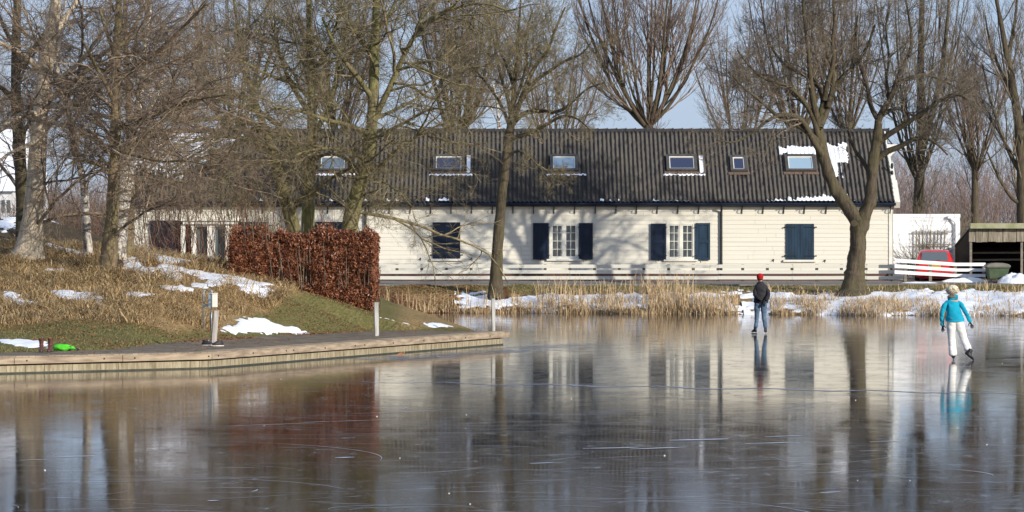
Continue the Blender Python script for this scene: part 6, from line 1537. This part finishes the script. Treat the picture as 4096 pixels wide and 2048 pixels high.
# leaf litter on slope and banks
def litter(n,x0,x1,y0,y1,cond,label,size=.035):
    X,Y=scatter(n,x0,x1,y0,y1); d=sdist(X,Y); k=cond(X,Y,d); X,Y=X[k],Y[k]; Z=np.maximum(ground(X,Y),np.where((Y<97)&(X<2),.352,-9))+.015
    V,Fq=leaves(len(X),rng,lambda n_:np.stack([X,Y,Z],1),size)
    V=V.reshape(-1,4,3); c=V.mean(1,keepdims=True); V[:,:,2]=c[:,:,0*0+2]+(V[:,:,2]-c[:,:,2])*.35; V=V.reshape(-1,3)
    tag(np_mesh('leaf_litter',V,Fq,M['litter']),label,'leaf litter',kind='stuff')
litter(30000,-15,-3,80,100,lambda X,Y,d:(d>3.5)&(fbm(X*.7,Y*.6,3,31)>.46),'fallen brown leaves scattered over the left slope')
litter(9000,-15,1,73,99,lambda X,Y,d:(d>.6)&(d<plim(Y)+1)&(fbm(X*1.2,Y*.6,3,35)>.52),'leaf crumbs blown over the quay path',.028)
litter(22000,-7,6,133,142.3,lambda X,Y,d:(d>.3)&((X<-1.2)|(fbm(X,Y,3,33)>.6)),'fallen copper leaves on the bank between the hedge and the slim tree',.06)
# lawn strip tufts on far bank
X,Y=scatter(60000,-5,26,133,142.4); d=sdist(X,Y); t=(Y-yshore(X))/(142.3-yshore(X)); nn_=fbm(X*.6,Y*.6,3,9)
k=(t>.48)&(d>0)&((nn_>.42)|(X<3)); Z=ground(X[k],Y[k])
V,Fq=blades(k.sum(),X[k],Y[k],Z,.05+.08*rng.rand(k.sum()),.014,.8,rng); tag(np_mesh('bank_grass',V,Fq,M['lawngrass']),'green grass strip along the far bank below the road','grass',kind='stuff')
# reeds
def reedbed(name,segs_,label):
    VV=[];FF=[];n0=0
    for (xa,xb,ta,tb,n,h0,h1,lean,clump,sd) in segs_:
        X=rng.uniform(xa,xb,n); T=ta+(tb-ta)*rng.rand(n)**1.4; Y=yshore(X)+T*(142.3-yshore(X))
        c=fbm(X*1.3,Y*.8,3,sd); k=c>clump-.1*rng.rand(n); X,Y,c=X[k],Y[k],c[k]
        Z=np.maximum(ground(X,Y),-.0)
        h=(h0+(h1-h0)*rng.rand(len(X))**1.3)*(.6+1.0*np.clip((c-clump+.1)*2.2,0,.7))
        V,Fq=blades(len(X),X,Y,Z,h,.009+.006*rng.rand(len(X)),lean,rng,.25)
        VV.append(V);FF.append(Fq+n0);n0+=len(V)
    tag(np_mesh(name,np.concatenate(VV),np.concatenate(FF),M['reed']),label,'reeds',kind='stuff')
# px helper: x of image column at the far shore
def bxp(px): return (px-CX)*136/F
reedbed('reeds',[(bxp(2150),bxp(2800),-.02,.55,800,.4,.95,.35,.36,3),(bxp(2050),bxp(2950),-.03,.35,2600,.15,.42,.7,.42,4),(bxp(2780),bxp(2960),-.02,.35,500,.3,.7,.5,.3,5),(bxp(2600),bxp(2760),-.02,.45,420,.5,.9,.45,.3,6)],'tall pale reeds on the bank in front of the middle of the fence')
reedbed('reeds',[(bxp(3080),bxp(3750),-.03,.30,3800,.15,.48,.7,.45,7),(bxp(3080),bxp(4300),.25,.75,1100,.12,.45,.6,.48,8)],'shorter clumps of reeds on the bank between the two skaters')
reedbed('reeds',[(bxp(3750),bxp(4300),-.03,.28,1500,.15,.42,.7,.54,9)],'broken reed clumps in the snow behind the turquoise skater')
reedbed('cut_reeds',[(bxp(1500),bxp(2060),-.02,.22,130,.3,.8,.18,.2,10),(bxp(1500),bxp(2060),-.04,.10,600,.08,.26,.4,.2,11)],'sparse cut reed stalks at the water line below the slim tree')
# ------------------------------------------------------------------ light, sky, camera
AZ=R(45); EL=R(18)      # sun behind the viewer's right shoulder
sv=Vector((math.sin(AZ)*math.cos(EL),-math.cos(AZ)*math.cos(EL),math.sin(EL)))
sl=bpy.data.lights.new('sun','SUN'); sl.energy=5.0; sl.angle=R(.53); sl.color=(1,.93,.82)
so=bpy.data.objects.new('sun',sl); col.objects.link(so); so.rotation_euler=sv.to_track_quat('Z','Y').to_euler(); so.location=(30,-30,30)
w=bpy.data.worlds.new('World'); scn.world=w; w.use_nodes=True; nt=w.node_tree; bg=nt.nodes['Background']
sky=nt.nodes.new('ShaderNodeTexSky'); sky.sky_type='NISHITA'; sky.sun_disc=False; sky.sun_elevation=EL; sky.sun_rotation=math.atan2(sv.x,sv.y)
sky.air_density=1.0; sky.dust_density=.6; sky.ozone_density=2.5
hs=nt.nodes.new('ShaderNodeHueSaturation'); hs.inputs['Saturation'].default_value=.95
# thin high haze
tc=nt.nodes.new('ShaderNodeTexCoord'); mp=nt.nodes.new('ShaderNodeMapping'); mp.inputs['Scale'].default_value=(1,1,3.5); nt.links.new(tc.outputs['Generated'],mp.inputs[0])
nz=noise(nt,mp.outputs[0],9,5,.6,.4); f=ramp(nt,nz,[(.48,0.0),(.75,.22)])
ti=nt.nodes.new('ShaderNodeMix'); ti.data_type='RGBA'; ti.blend_type='MULTIPLY'; ti.inputs[0].default_value=1; nt.links.new(sky.outputs[0],ti.inputs[6]); ti.inputs[7].default_value=(.93,.98,1.30,1)
nt.links.new(ti.outputs[2],hs.inputs['Color'])
hz_=mix(nt,.62,hs.outputs[0],(5.0,6.4,8.8)); mx=mix(nt,f,hz_,(6.2,6.7,7.6)); nt.links.new(mx,bg.inputs[0]); bg.inputs[1].default_value=.10
cam=bpy.data.cameras.new('camera'); co=bpy.data.objects.new('camera',cam); col.objects.link(co)
cam.sensor_width=36; cam.lens=F/4096*36; cam.clip_start=.5; cam.clip_end=9000
co.location=(0,0,CH); co.rotation_euler=(R(90),0,0)
cam.shift_y=-(1024-YH)/4096
scn.camera=co
scn.view_settings.view_transform='Standard'; scn.view_settings.look='None'; scn.view_settings.exposure=0; scn.view_settings.gamma=1
scn.render.engine='CYCLES'; scn.cycles.max_bounces=6; scn.cycles.transparent_max_bounces=8
